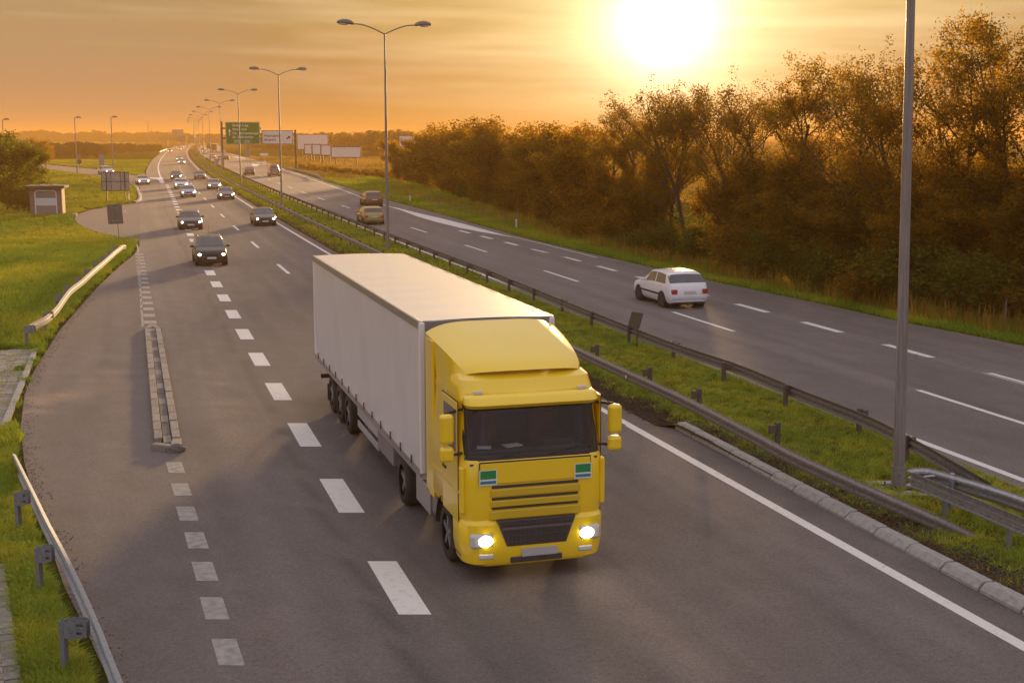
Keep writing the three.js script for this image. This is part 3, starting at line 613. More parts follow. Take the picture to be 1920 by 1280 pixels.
{
  // wavy guardrail by the lay-by, its road side lit by the sun
  const top = [[52, 611, 0.66], [62, 604, 0.70], [84, 593, 0.74], [104, 575, 0.74], [118, 556, 0.74], [130, 541, 0.74], [152, 524, 0.74], [172, 506, 0.74], [190, 491, 0.74], [206, 477, 0.74], [220, 465, 0.74], [229, 459, 0.74], [234, 458.5, 0.70]].map(([x, y, h]) => G(x, y, h));
  const pts = smooth(top, 0.5);
  const t = thing('guardrail', 'wavy bent guardrail glowing cream in the sun beside the lay-by', 'guardrail'), dull = std(RGB(0.36, 0.36, 0.37), { map: metalMap, metalness: 0.35, roughness: 0.6 });
  for (const pc of pieces(pts, 0, 10)) mesh('beam', beam(pc.points, 1), dull, t);
  for (const [x, y] of [[62, 612], [96, 586], [117, 553], [134, 536], [153, 521], [170, 506], [186, 492], [200, 480], [212, 470], [223, 462]]) {
    const p = G(x - 3, y, 0.74), m = mesh('post', postGeo, M.zincPost, t); m.position.set(p.x - 0.24, 0, p.z - 0.1); m.rotation.y = -0.2;
    mesh('spacer', spacerGeo, M.zincPost, m).position.set(0, 0.74, 0);
  }
}
const evenly = (zFrom, zTo, d, oFn) => { const out = []; for (let s = sOfZ(zFrom); s < sOfZ(zTo); s += d) { const z = zOfS(s); out.push({ z, p: RP(z, oFn(z)) }); } return out; };
{
  // median rail on the truck's side, dipping into the grass at its near end
  const near = [[1905, 1036, -0.06], [1850, 1012, 0.06], [1790, 981, 0.24], [1690, 937, 0.46], [1590, 893, 0.62], [1490, 848, 0.72], [1410, 806, 0.75], [1283, 742, 0.75], [1181, 695, 0.75], [1082, 650, 0.75]].map(([x, y, h]) => G(x, y, h + 0.1 * clamp(h * 3)));
  const last = near[near.length - 1], oEnd = (last.x - f(last.z)) / LL(last.z);
  const far = []; for (let z = last.z - 3; z > -560; z -= Math.max(3, -z * 0.03)) far.push(RP(z, lerp(oEnd, 1.72, clamp((last.z - z) / 12)), 0.85));
  const pn = smooth([...near, ...far.slice(0, 14)], 0.5), pf = smooth(far.slice(13), 3);
  const posts = [[1790, 745], [1291, 783], [1190, 740], [1105, 690]].slice(1).map(([x, y]) => ({ p: G(x, y, 0), turn: 0 }));
  const all = []; const z0 = G(1105, 690).z;
  const spots = [G(1410, 858), G(1291, 787), G(1190, 742), G(1108, 694)].map((p) => ({ p, z: p.z }));
  spots.push(...evenly(z0 - 4.1, -420, 4.0, () => 1.98));
  for (const q of spots) all.push({ p: V(RX(q.z, 1.98 + 0.02), 0, q.z), ground: 0.1, turn: headingAt(q.z) + Math.PI, reflector: false });
  const t = guardrail('weathered guardrail on the median side nearest the truck dipping into grass', [...pieces(pn, 0, 8), { points: pf }], all, -1, M.oldZinc, M.oldPost, 0.2);
  for (const k of [0, 2, 5, 8, 11]) { const q = spots[k], r = mesh('reflector', box(0.03, 0.08, 0.06), M.reflector, t); r.position.copy(RP(q.z + 0.6, oEnd - 0.1, 0.68)); }
}
{
  // median rail on the far side, posts towards us
  const near = [[1890, 921, -0.05], [1850, 900, 0.22], [1795, 868, 0.55], [1745, 839, 0.72], [1700, 815, 0.76], [1630, 780, 0.76], [1492, 726, 0.76], [1383, 682, 0.76], [1277, 647, 0.76], [1195, 617, 0.76], [1118, 587, 0.76], [1042, 557, 0.76]].map(([x, y, h]) => G(x, y, h - 0.04 * clamp(h * 3)));
  const last = near[near.length - 1], oEnd = (last.x - f(last.z)) / LL(last.z);
  const far = []; for (let z = last.z - 3; z > -560; z -= Math.max(3, -z * 0.03)) far.push(RP(z, lerp(oEnd, 5.33, clamp((last.z - z) / 12)), 0.72));
  const pn = smooth([...near, ...far.slice(0, 14)], 0.5), pf = smooth(far.slice(13), 3);
  const seen = [[1700, 870], [1612, 815], [1474, 766], [1358, 720], [1264, 677], [1180, 646], [1110, 616]].map(([x, y]) => { const p = G(x, y, 0.05); return { z: p.z, p }; });
  seen.push(...evenly(seen[seen.length - 1].z - 4, -420, 4.0, () => 5.1));
  const all = seen.map((q) => ({ p: q.p.z > -52 ? q.p : RP(q.z, 5.1), ground: -0.02, turn: headingAt(q.z) }));
  guardrail('dark guardrail with square posts along the far side of the median', [...pieces(pn, 0, 8), { points: pf }], all, 1, M.oldZinc, M.oldPost, 0.2);
}
{
  // rounded double barrier nose at the right frame edge
  const L = [[1990, 1003], [1920, 971], [1836, 936], [1760, 905], [1716, 887]].map(([x, y]) => G(x, y, 0.85)), R = [[1745, 878], [1792, 891], [1850, 908], [1920, 931], [2000, 962]].map(([x, y]) => G(x, y, 0.85));
  const a = L[4], b = R[0], mid = a.clone().add(b).multiplyScalar(0.5), c1 = a.clone().lerp(b, 0.15).add(V(-0.16, 0, -0.12)), c2 = a.clone().lerp(b, 0.7).add(V(-0.16, 0, -0.16));
  const t = thing('guardrail', 'clean zinc guardrail loop with rounded nose at the right edge behind the tall pole', 'guardrail');
  mesh('beam', beam(smooth(L, 0.4), 1), M.zinc, t);
  mesh('nose', beam(smooth([a.clone().add(V(0.02, 0.004, 0.02)), c1, c2, b.clone().add(V(0.02, 0.004, 0))], 0.12), 1), M.zinc, t);
  mesh('beam', beam(smooth(R, 0.4), 1), M.zinc, t);
  mesh('brace', bar(G(1733, 894, 0.72), G(1790, 889, 0.78), 0.03), M.zinc, t);
  for (const [x, y] of [[1760, 905], [1880, 954], [1800, 893]]) { const p = G(x, y, 0.85), m = mesh('post', cPost(0.75), M.zincPost, t); m.position.set(p.x + (y < 894 ? -0.12 : 0.12), 0.02, p.z); m.rotation.y = y < 894 ? 0 : Math.PI; }
  // right verge rail beside the slip road, and a bright one far left
  const V1 = smooth([[606, 335.5], [600, 330], [588, 324.5], [570, 319.5], [550, 315.5], [533, 312.5]].map(([x, y], i) => G(x, y, i ? 0.75 : 0.3)), 2);
  guardrail('short galvanised guardrail on the right verge below the airport sign', [{ points: V1 }], V1.filter((_, i) => i % 2 === 1).map((p) => ({ p: V(p.x + 0.3, 0, p.z), turn: Math.PI + 0.3 })), -1, M.zinc, M.zincPost, 0.2);
  const V2 = smooth([[299, 284], [306, 281], [313, 278.5]].map(([x, y]) => G(x, y, 0.75)), 4);
  guardrail('sunlit guardrail far off on the left bend of the road', [{ points: V2 }], V2.filter((_, i) => i % 2 === 1).map((p) => ({ p: V(p.x - 0.3, 0, p.z), turn: 0 })), 1, M.zinc, M.zincPost, 0.2);
}
// small warning board in the median
{
  const base = G(1187, 652, 0.08), t = thing('board_stand', 'small dark board on two legs standing in the median grass', 'board', base, -0.9);
  const leg = (x) => merge(bar(V(x, -0.1, 0), V(x, 0.78, 0), 0.018), bar(V(x, 0.02, 0), V(x, 0.02, 0.28), 0.015));
  mesh('leg', leg(-0.2), M.darkSteel, t); mesh('leg', leg(0.2), M.darkSteel, t);
  mesh('panel', box(0.5, 0.52, 0.02, 0, 0.98, -0.1, 0, -0.35), std(RGB(0.10, 0.075, 0.05), { map: metalMap, roughness: 0.8 }), t);
  mesh('frame', merge(box(0.54, 0.035, 0.035, 0, 1.23, -0.19, 0, -0.35), box(0.54, 0.035, 0.035, 0, 0.73, -0.01, 0, -0.35), box(0.035, 0.54, 0.035, -0.26, 0.98, -0.1, 0, -0.35), box(0.035, 0.54, 0.035, 0.26, 0.98, -0.1, 0, -0.35)), M.darkSteel, t);
}

// ------------------------------------------------------------------ lamp posts
function lampHead(dir) {                                      // cobra head pointing along dir (+1 / -1)
  const g = new THREE.SphereGeometry(0.5, 14, 8), P = g.attributes.position;
  for (let i = 0; i < P.count; i++) { const x = P.getX(i), y = P.getY(i), z = P.getZ(i); P.setXYZ(i, x * 1.15, (y > 0 ? y * 0.42 : Math.max(y, -0.22) * 0.38) + 0.03 * Math.cos(x * 4), z * 0.46 * (1 - 0.25 * x * dir)); }
  g.computeVertexNormals();
  return g;
}
function doubleLamp(label, h, r0, r1, n) {
  const t = thing('street_lamp', label, 'lamp post');
  mesh('pole', merge(cyl(r0, r1, h, n), cyl(r0 * 1.25, r0 * 1.15, 0.5, n)), M.pole, t);
  for (const s of [-1, 1]) {
    const c = new THREE.CatmullRomCurve3([V(0, h - 0.05, 0), V(s * 0.65, h + 0.25, 0), V(s * 1.4, h + 0.5, 0), V(s * 2.05, h + 0.56, 0)]);
    const arm = mesh('arm', new THREE.TubeGeometry(c, 12, 0.045, 6), M.pole, t);
    const hd = mesh('lamp_head', lampHead(s), M.lampHead, arm); hd.position.set(s * 2.5, h + 0.6, 0); hd.rotation.z = s * 0.06;
    mesh('lens', new THREE.SphereGeometry(0.24, 10, 6).scale(1.3, 0.32, 0.75), M.lens, hd).position.set(s * 0.12, -0.085, 0);
  }
  return t;
}
{
  const p1 = G(1685, 915, 0.1);
  const tall = doubleLamp('tall grey lamp pole at the right, cut off by the frame top', 14.3, 0.125, 0.07, 20);
  tall.position.copy(p1); tall.rotation.z = 0.024; tall.rotation.y = headingAt(p1.z);
  mesh('base_plate', merge(box(0.5, 0.03, 0.5, 0, 0.03, 0), ...[[-0.2, -0.2], [0.2, -0.2], [-0.2, 0.2], [0.2, 0.2]].map(([x, z]) => cyl(0.018, 0.018, 0.09, 6, x, 0.03, z))), M.darkSteel, tall);
  const padG = rbox(1.15, 0.2, 1.15, 0.03, p1.x, 0.02, p1.z); struct('lamp_footing', padG, M.concrete);
  const ord = ['second', 'third', 'fourth', 'fifth', 'sixth', 'seventh', 'eighth', 'ninth', 'tenth', 'eleventh', 'twelfth'];
  const first = doubleLamp('double-armed lamp post rising just behind the white trailer roof', 13.9, 0.115, 0.055, 12);
  const sA = sOfZ(-86.4), bases = [[727, 470], [528, 385], [451, 345]];
  first.position.copy(G(727, 470, 0.08)); first.rotation.y = headingAt(-86);
  for (let i = 1; i < 11; i++) {
    const z = zOfS(sA + 62.3 * i), p = bases[i] ? G(...bases[i], 0.08) : RP(z, 3.7, 0.08);
    const c = copyOf(first, p, headingAt(z), ['', 'double-armed lamp post between the green sign and the airport sign', 'double-armed lamp post whose pole crosses the green sign', 'double-armed lamp post just left of the green sign'][i] ?? `${ord[i]} double-armed lamp post along the median, counting the tall right pole as first`);
  }
}
function singleLamp(label, p, h, group) {
  const t = thing('street_lamp', label, 'lamp post', p, 0);
  mesh('pole', cyl(0.13, 0.08, h, 8), M.pole, t);
  const a = mesh('arm', bar(V(0, h - 0.05, 0), V(0.55, h + 0.05, 0), 0.05), M.pole, t), hd = mesh('lamp_head', lampHead(1), M.lampHead, a);
  hd.position.set(0.8, h + 0.06, 0); hd.scale.set(1.0, 1.2, 1);
  return t;
}
singleLamp('single-armed lamp post left of the slip road, with round sign at its foot', G(144, 324), 11.2);
singleLamp('single-armed lamp post right of the grey panel beside the slip road', G(212, 322), 11.4);
singleLamp('single-armed lamp post rising above the leafy bush at the left frame edge', at(8, 300, 255).setY(0), 10.6);
for (const [px, top, z, w] of [[292, 246, 900, 'left'], [316, 247, 980, 'right']]) { const p = at(px, 260, z).setY(0); singleLamp(`small distant lamp post ${w} of the two beside the far masts`, p, at(px, top, z).y); }
for (const [px, top, z, w] of [[659, 248, 640, 'left'], [665, 249, 640, 'right'], [580, 244, 700, 'middle']]) { const p = at(px, 270, z).setY(0); singleLamp(w === 'middle' ? 'distant lamp above the big blank billboard' : `${w} of the two distant lamps above the far right hedge`, p, at(px, top, z).y); }

// ------------------------------------------------------------------ signs and billboards
function canvasTexture(w, h, draw) { const c = document.createElement('canvas'); c.width = w; c.height = h; const x = c.getContext('2d'); draw(x, w, h); const t = new THREE.CanvasTexture(c); t.colorSpace = THREE.SRGBColorSpace; t.magFilter = THREE.LinearFilter; return t; }
function panel(t, name, w, h, d, x, y, z, front, frameMat, rim = 0.1) {
  mesh(name, box(w, h, d, x, y, z), M.signBack, t);
  const face = mesh('sign_face', new THREE.PlaneGeometry(w - rim, h - rim).translate(x, y, z + d / 2 + 0.012), front, t);
  if (frameMat) mesh('frame', merge(box(w, rim, d + 0.04, x, y + h / 2, z), box(w, rim, d + 0.04, x, y - h / 2, z), box(rim, h + rim, d + 0.04, x - w / 2, y, z), box(rim, h + rim, d + 0.04, x + w / 2, y, z)), frameMat, t);
  return face;
}
{
  const Z = 283, bl = at(423, 271, Z), tr = at(486.5, 228.5, Z), w = tr.x - bl.x, h = tr.y - bl.y, px = at(417, 318, Z).x;
  const t = thing('road_sign', 'green motorway direction sign on a cantilever post in the median', 'road sign', [px, 0, -Z], 0);
  mesh('post', box(0.42, tr.y + 0.1, 0.4, 0, (tr.y + 0.1) / 2, -0.4), M.gantry, t);
  mesh('gantry_beam', merge(box(w + 1.2, 0.35, 0.35, (w + 1.2) / 2, bl.y + h * 0.72, -0.4), box(w + 1.2, 0.35, 0.35, (w + 1.2) / 2, bl.y + h * 0.28, -0.4)), M.darkSteel, t);
  const tex = canvasTexture(1024, 688, (x, W, H) => {
    x.fillStyle = '#00702f'; x.fillRect(0, 0, W, H); x.strokeStyle = '#cfd8cf'; x.lineWidth = 10; x.strokeRect(14, 14, W - 28, H - 28);
    x.fillStyle = '#d8dccf'; x.font = 'bold 102px sans-serif'; x.textBaseline = 'middle';
    ['Нови Сад', 'Novi Sad', 'Ср. Митровица', 'Sr. Mitrovica'].forEach((s, i) => x.fillText(s, 205, 100 + i * 120, 770));
    x.lineWidth = 7; for (const [s, p] of [['E75', 240], ['E70', 540]]) { x.strokeRect(p, 550, 215, 96); x.font = 'bold 84px sans-serif'; x.fillText(s, p + 26, 600); }
    x.fillRect(108, 270, 26, 150); x.beginPath(); x.moveTo(121, 200); x.lineTo(168, 290); x.lineTo(74, 290); x.closePath(); x.fill();
  });
  panel(t, 'sign_panel', w, h, 0.12, bl.x - px + w / 2, bl.y + h / 2, 0, phys(0xffffff, { map: tex, roughness: 0.7, specularIntensity: 0.15 }), null, 0.04);
}
{
  const Z = 284, bl = at(490.5, 270.5, Z), tr = at(549, 244, Z), w = tr.x - bl.x, h = tr.y - bl.y, px = at(554.5, 320, Z).x;
  const t = thing('road_sign', 'white airport direction sign with black lettering on a post in the right verge', 'road sign', [px, 0, -Z], 0);
  mesh('post', box(0.36, tr.y + 0.1, 0.36, 0, (tr.y + 0.1) / 2, -0.4), M.gantry, t);
  mesh('gantry_beam', merge(box(w + 0.9, 0.3, 0.3, -(w + 0.9) / 2, bl.y + h * 0.72, -0.4), box(w + 0.9, 0.3, 0.3, -(w + 0.9) / 2, bl.y + h * 0.28, -0.4)), M.darkSteel, t);
  const tex = canvasTexture(1024, 460, (x, W, H) => {
    x.fillStyle = '#d9d5d0'; x.fillRect(0, 0, W, H); x.strokeStyle = '#3a3432'; x.lineWidth = 16; x.strokeRect(12, 12, W - 24, H - 24);
    x.fillStyle = '#26211f'; x.font = 'bold 112px sans-serif'; x.textBaseline = 'middle'; x.fillText('Аеродром', 80, 175, 560); x.fillText('Airport', 80, 310, 400);
    x.save(); x.translate(875, 240); x.rotate(-Math.PI / 5); x.fillRect(-90, -18, 110, 36); x.beginPath(); x.moveTo(85, 0); x.lineTo(5, -58); x.lineTo(5, 58); x.closePath(); x.fill(); x.restore();
  });
  panel(t, 'sign_panel', w, h, 0.12, bl.x - px + w / 2, bl.y + h / 2, 0, phys(0xffffff, { map: tex, roughness: 0.7, specularIntensity: 0.15 }), null, 0.04);
}
const boardFace = std(RGB(0.74, 0.72, 0.72), { roughness: 0.6 }), boardFrame = std(RGB(0.13, 0.07, 0.06), { roughness: 0.7 });
function billboard(label, x0, y0, x1, y1, Z, lamps, legs) {
  const bl = at(x0, y1, Z), tr = at(x1, y0, Z), w = tr.x - bl.x, h = tr.y - bl.y, cx = (bl.x + tr.x) / 2;
  const t = thing('billboard', label, 'billboard', [cx, 0, -Z]);
  panel(t, 'board', w, h, 0.2, 0, bl.y + h / 2, 0, boardFace, boardFrame, 0.22);
  for (let i = 0; i < legs; i++) { const x = legs === 1 ? 0 : lerp(-w * 0.36, w * 0.36, i / (legs - 1)); mesh('post', box(0.25, bl.y + h * 0.5, 0.25, x, (bl.y + h * 0.5) / 2, -0.24), M.darkSteel, t); }
  for (let i = 0; i < lamps; i++) { const x = lerp(-w / 2 + 0.25, w / 2 - 0.25, lamps > 1 ? i / (lamps - 1) : 0.5), m = mesh('lamp', merge(bar(V(x, tr.y, 0), V(x, tr.y + 0.25, 0.5), 0.035, 0.035, 5), box(0.3, 0.14, 0.2, x, tr.y + 0.26, 0.55)), boardFrame, t); }
  return t;
}
billboard('large blank grey billboard standing behind the smaller ones', 557.5, 252, 614, 280, 470, 0, 2);
billboard('narrow blank billboard, leftmost of the row of small ones', 571, 271, 584, 288.5, 380, 3, 2);
billboard('narrow blank billboard in the middle of the row of small ones', 585.5, 271, 600.5, 289.5, 372, 3, 2);
billboard('squarish blank billboard just left of the wide low one', 602, 272, 620, 291, 360, 4, 2);
billboard('wide low blank billboard, rightmost with a row of lamps on top', 621, 275, 676, 295, 345, 10, 3);
billboard('far billboard on a single post above the distant road', 322.5, 243, 343, 254, 900, 0, 1).children[1].material = std(RGB(0.33, 0.32, 0.36), { map: texture(64, (u, v) => { const k = 0.7 + tile(u, v, 5, 3) * 0.6; return [k, k, k]; }) });
billboard('grey billboard half hidden in the leaves at the left end of the tree belt', 748, 254, 790, 281, 330, 0, 2);
// signs seen from behind on the left
{
  const Z = 152, b = at(216, 340, Z), t = thing('road_sign', 'large direction sign seen from behind, a framed panel on two posts in the meadow', 'road sign', [b.x, 0, -Z]), w = 52 * Z / F, h = 34 * Z / F, y = at(216, 340, Z).y;
  mesh('sign_panel', box(w, h, 0.04, 0, y, 0), std(RGB(0.52, 0.49, 0.46), { map: metalMap, roughness: 0.7 }), t);
  for (const x of [199.5, 234]) mesh('post', box(0.1, y + h / 2 + 0.15, 0.1, at(x, 350, Z).x - b.x, (y + h / 2 + 0.15) / 2, 0.08), M.darkSteel, t);
  for (const k of [-1, 0, 1]) mesh('rail', box(w + 0.04, 0.06, 0.05, 0, y + k * (h / 2), 0.046), M.darkSteel, t);
  for (const k of [-0.5, -0.16, 0.18, 0.5]) mesh('stiffener', box(0.045, h, 0.05, k * w, y, 0.05), M.darkSteel, t);
}
{
  const Z = 92, b = G(222.5, 453), t = thing('road_sign', 'grey sign seen from behind, tilted on a thin post at the grass nose', 'road sign', b, 0.12);
  const c = at(218, 401, -b.z), y = c.y, w = 1.07, h = 1.42;
  const m = mesh('sign_panel', rbox(w, h, 0.03, 0.012, -0.1, y, 0), M.signBack, t); m.rotation.z = 0.045;
  mesh('post', bar(V(0, -0.2, -0.05), V(-0.06, y + h * 0.45, -0.05), 0.035), M.zincPost, t);
  mesh('seam', box(0.02, h, 0.012, -0.1, y, 0.02), M.darkSteel, t).rotation.z = 0.045;
  mesh('bracket', merge(box(0.5, 0.05, 0.03, -0.08, y + 0.45, 0.03), box(0.5, 0.05, 0.03, -0.1, y - 0.45, 0.03)), M.zincPost, t).rotation.z = 0.045;
  mesh('reflector', box(0.08, 0.18, 0.05, 0.52, y + 0.2, 0), M.reflector, t);
}
{
  const Z = 262, b = at(190.5, 316, Z), y0 = at(190, 310, Z).y, y1 = at(190, 289, Z).y, w = 10 * Z / F, t = thing('road_sign', 'plain grey panel sign standing behind the car on the slip road', 'road sign', [b.x, 0, -Z]);
  mesh('sign_panel', rbox(w, y1 - y0, 0.06, 0.02, 0, (y0 + y1) / 2, 0), std(RGB(0.24, 0.24, 0.27), { roughness: 0.6 }), t);
  for (const s of [-1, 1]) mesh('post', cyl(0.045, 0.045, y1 - 0.1, 6, s * w * 0.3, 0, -0.08), M.darkSteel, t);
}
{
  const Z = 276, b = at(149, 322, Z), t = thing('road_sign', 'round sign below a pointed sign seen from behind near the left lamp post', 'road sign', [b.x, 0, -Z]);
  const yr = at(148, 303, Z).y, yt = at(148, 293.5, Z).y;
  mesh('post', cyl(0.04, 0.04, yt + 0.4, 6), M.darkSteel, t);
  mesh('round_plate', new THREE.CylinderGeometry(0.5, 0.5, 0.03, 24).rotateX(Math.PI / 2).translate(0, yr, 0.06), M.darkSteel, t);
  mesh('pointed_plate', new THREE.CylinderGeometry(0.62, 0.62, 0.03, 3).rotateX(Math.PI / 2).rotateZ(Math.PI).translate(0, yt, 0.06), std(RGB(0.16, 0.17, 0.2), { roughness: 0.6 }), t);
}
{
  const Z = 288, b = at(406, 314, Z), yc = at(406, 302, Z).y, t = thing('road_sign', 'triangular warning sign with red border over a plate in the far median', 'road sign', [b.x + 0.1, 0, -Z]);
  mesh('post', cyl(0.05, 0.05, yc, 6), M.darkSteel, t);
  const tri = (r, z) => new THREE.CylinderGeometry(r, r, 0.03, 3).rotateX(Math.PI / 2).rotateZ(0).translate(0, yc + 0.05, z);
  mesh('border', tri(0.85, 0.08), std(RGB(0.42, 0.06, 0.05), { roughness: 0.5 }), t);
  mesh('triangle', tri(0.55, 0.1), std(RGB(0.62, 0.52, 0.42), { roughness: 0.5 }), t);
  mesh('symbol', merge(box(0.1, 0.42, 0.02, -0.08, yc + 0.05, 0.125), box(0.1, 0.42, 0.02, 0.08, yc + 0.05, 0.125)), M.black, t);
  mesh('plate', box(1.15, 0.3, 0.03, 0, yc - 0.62, 0.08), M.plate, t);
}
{
  const Z = 360, b = at(465.5, 300, Z), t = thing('road_sign', 'small blue grey panel sign on legs beyond the green sign', 'road sign', [b.x, 0, -Z]), y0 = at(465, 293, Z).y, y1 = at(465, 280, Z).y;
  mesh('sign_panel', box(1.1, y1 - y0, 0.05, 0, (y0 + y1) / 2, 0), std(RGB(0.15, 0.17, 0.24), { roughness: 0.6 }), t);
  for (const s of [-0.4, 0.4]) mesh('post', cyl(0.05, 0.05, y1 - 0.2, 6, s, 0, -0.08), M.darkSteel, t);
  const Z2 = 330, b2 = at(494.5, 290, Z2), t2 = thing('road_sign', 'low white name plate on two legs below the airport sign', 'road sign', [b2.x, 0, -Z2]), yy = at(494, 289.5, Z2).y;
  mesh('sign_panel', box(2, 0.65, 0.05, 0, yy, 0), M.white, t2);
  for (const s of [-0.8, 0.8]) mesh('post', cyl(0.05, 0.05, yy, 6, s, 0, -0.08), M.darkSteel, t2);
}
// delineator posts
{
  const make = (label, p, h) => { const t = thing('delineator_post', label, 'marker post', p, 0); mesh('body', merge(box(0.12, h * 0.78, 0.1, 0, h * 0.39, 0), box(0.1, 0.05, 0.08, 0, h + 0.02, 0)), M.white, t); mesh('black_band', box(0.122, h * 0.24, 0.102, 0, h * 0.89, 0), M.black, t); mesh('reflector', box(0.05, 0.12, 0.01, 0, h * 0.9, 0.056), M.reflector, t); return t; };
  make('white marker post with black band on the right verge, nearest the tree belt glow', G(968, 430), 1.15);
  make('white marker post on the right verge near the two gold and brown cars', G(768.5, 380), 1.05);
  make('white marker post by the kerb corner under the framed panel sign', G(241, 375.5), 0.95);
  make('small white marker post on the far left bend', G(278.5, 283), 1.2);
  make('white marker post beside the far right slip road behind the van', G(496, 307), 1.1);
}
// fence of thin posts and wires at the foot of the trees
{
  const t = thing('wire_fence', 'thin wire fence on grey posts along the foot of the trees', 'fence');
  const list = [[800, 372, 381, 0], [822, 377, 388, 2], [850, 386, 397, 0], [880, 393, 405, 0], [910, 398, 409, 0], [945, 405, 417, 1], [971, 401, 412, 0], [1041, 399, 416, 2], [1122, 417, 437, 0], [1150, 424, 446, 0], [1226, 434, 466, 0], [1260, 440, 464, 0], [1301, 442, 467, 0], [1347, 455, 475, 0], [1395, 459, 497, 2], [1448, 470, 512, 0], [1520, 488, 525, 0], [1598, 506, 551, 0], [1686, 522, 568, 0], [1773, 538, 588, 0], [1885, 559, 612, 0], [2010, 580, 640, 0]];
  let prev = null;
  const wires = [];
  for (const [x, y0, y1, lean] of list) {
    const b = G(x, y1 + 3), h = clamp(at(x, y0, -b.z).y, 1.2, 1.9), m = mesh('post', merge(cyl(0.04, 0.035, h + 0.2, 6, 0, -0.2, 0), ...(lean === 2 ? [bar(V(0, h * 0.9, 0), V(0.45, 0, 0.2), 0.03)] : [])), std(RGB(0.26, 0.23, 0.21), { roughness: 0.9 }), t);
    m.position.copy(b); m.rotation.z = lean === 1 ? 0.12 : 0;
    if (prev) for (const k of [0.35, 0.65, 0.95]) wires.push(bar(V(prev.x, k * 1.3, prev.z), V(b.x, k * 1.3, b.z), 0.006, 0.006, 4));
    prev = b;
  }
  mesh('wire', merge(wires), M.darkSteel, t);
}
// brick bus shelter seen from its back
{
  const Z = 127.5, b = at(91, 402, Z), t = thing('bus_shelter', 'small speckled brick bus shelter with striped back window in the left meadow', 'bus shelter', [b.x - 0.05, 0, -Z], 0.16), w = 2.95, h = 2.55, d = 1.7;
  const brickTex = texture(256, (u, v) => { const s = sp(u * 0.25, v * 0.25), n = tile(u, v, 30, 2); const k = n + (s - 0.5) * 1.1 > 0.22; return k ? [0.72, 0.66, 0.6] : [0.16, 0.085, 0.06]; }, { repeat: 1 / 1.2 });
  const brick = std(RGB(0.75, 0.72, 0.7), { map: brickTex, roughness: 0.95, bumpMap: brickTex, bumpScale: 0.02 });
  mesh('wall', merge(box(0.45, h, 0.18, -w / 2 + 0.225, h / 2, d / 2), box(0.45, h, 0.18, w / 2 - 0.225, h / 2, d / 2), box(w - 0.9, 0.25, 0.18, 0, h - 0.125, d / 2)), brick, t);
  mesh('side_wall', box(0.18, h, d - 0.19, -w / 2 + 0.09, h / 2, -0.09), brick, t);
  mesh('side_wall', box(0.2, h, d - 0.19, w / 2 - 0.1, h / 2, -0.09), std(RGB(0.62, 0.55, 0.47), { map: concreteMap, roughness: 0.9 }), t);  // sunlit side: the sun is put into its paler, warmer colour
  mesh('bands', merge(box(w - 0.9, 0.72, 0.06, 0, h - 0.6, d / 2), box(w - 0.9, 0.82, 0.06, 0, 0.45, d / 2)), std(RGB(0.22, 0.2, 0.2), { roughness: 0.5 }), t);
  mesh('white_band', box(w - 0.9, 0.72, 0.064, 0, 1.24, d / 2), std(RGB(0.6, 0.61, 0.64), { roughness: 0.5 }), t);
  const fr = std(RGB(0.7, 0.69, 0.68), { roughness: 0.5 }), W2 = (w - 0.9) / 2;
  mesh('window_frame', merge(box(0.09, 2.1, 0.1, -W2 + 0.045, 1.05, d / 2 + 0.07), box(0.09, 2.1, 0.1, W2 - 0.045, 1.05, d / 2 + 0.07), box(2 * W2 - 0.4, 0.09, 0.1, 0, h - 0.24, d / 2 + 0.07), box(0.09, 0.34, 0.1, -W2 + 0.13, h - 0.36, d / 2 + 0.07, 0, 0, -0.8), box(0.09, 0.34, 0.1, W2 - 0.13, h - 0.36, d / 2 + 0.07, 0, 0, 0.8)), fr, t);
  mesh('roof', rbox(w + 0.75, 0.24, d + 0.9, 0.03, 0, h + 0.12, 0.05), std(RGB(0.15, 0.11, 0.09), { map: concreteMap, roughness: 0.9 }), t);
  mesh('roof_vent', box(0.4, 0.12, 0.25, -0.35, h + 0.3, 0.3, 0.3), fr, t); mesh('roof_vent', box(0.4, 0.12, 0.25, 0.8, h + 0.3, 0.3, 0.3), fr, t);
  const k = thing('concrete_block', 'short pale concrete stub in the grass beside the bus shelter', 'kerb piece', G(140, 406)); mesh('block', rbox(0.35, 0.4, 0.7, 0.04, 0, 0.1, 0), M.concrete, k);
}
// kerb along the corner of the upper meadow
struct('meadow_kerb', (() => { const q = smooth([[243, 343.5], [250, 347], [256, 353], [260, 362], [262, 371], [259, 376.5], [251, 380]].map(([x, y]) => G(x, y)), 0.8); return gridGeometry(q.length, 4, (i, j) => { const a = q[Math.max(0, i - 1)], b = q[Math.min(q.length - 1, i + 1)], l = Math.hypot(b.x - a.x, b.z - a.z), k = [-0.2, -0.2, 0.2, 0.2][j], y = [-0.03, 0.12, 0.12, -0.03][j]; return [q[i].x - (b.z - a.z) / l * k, y, q[i].z + (b.x - a.x) / l * k]; }); })(), M.concrete);
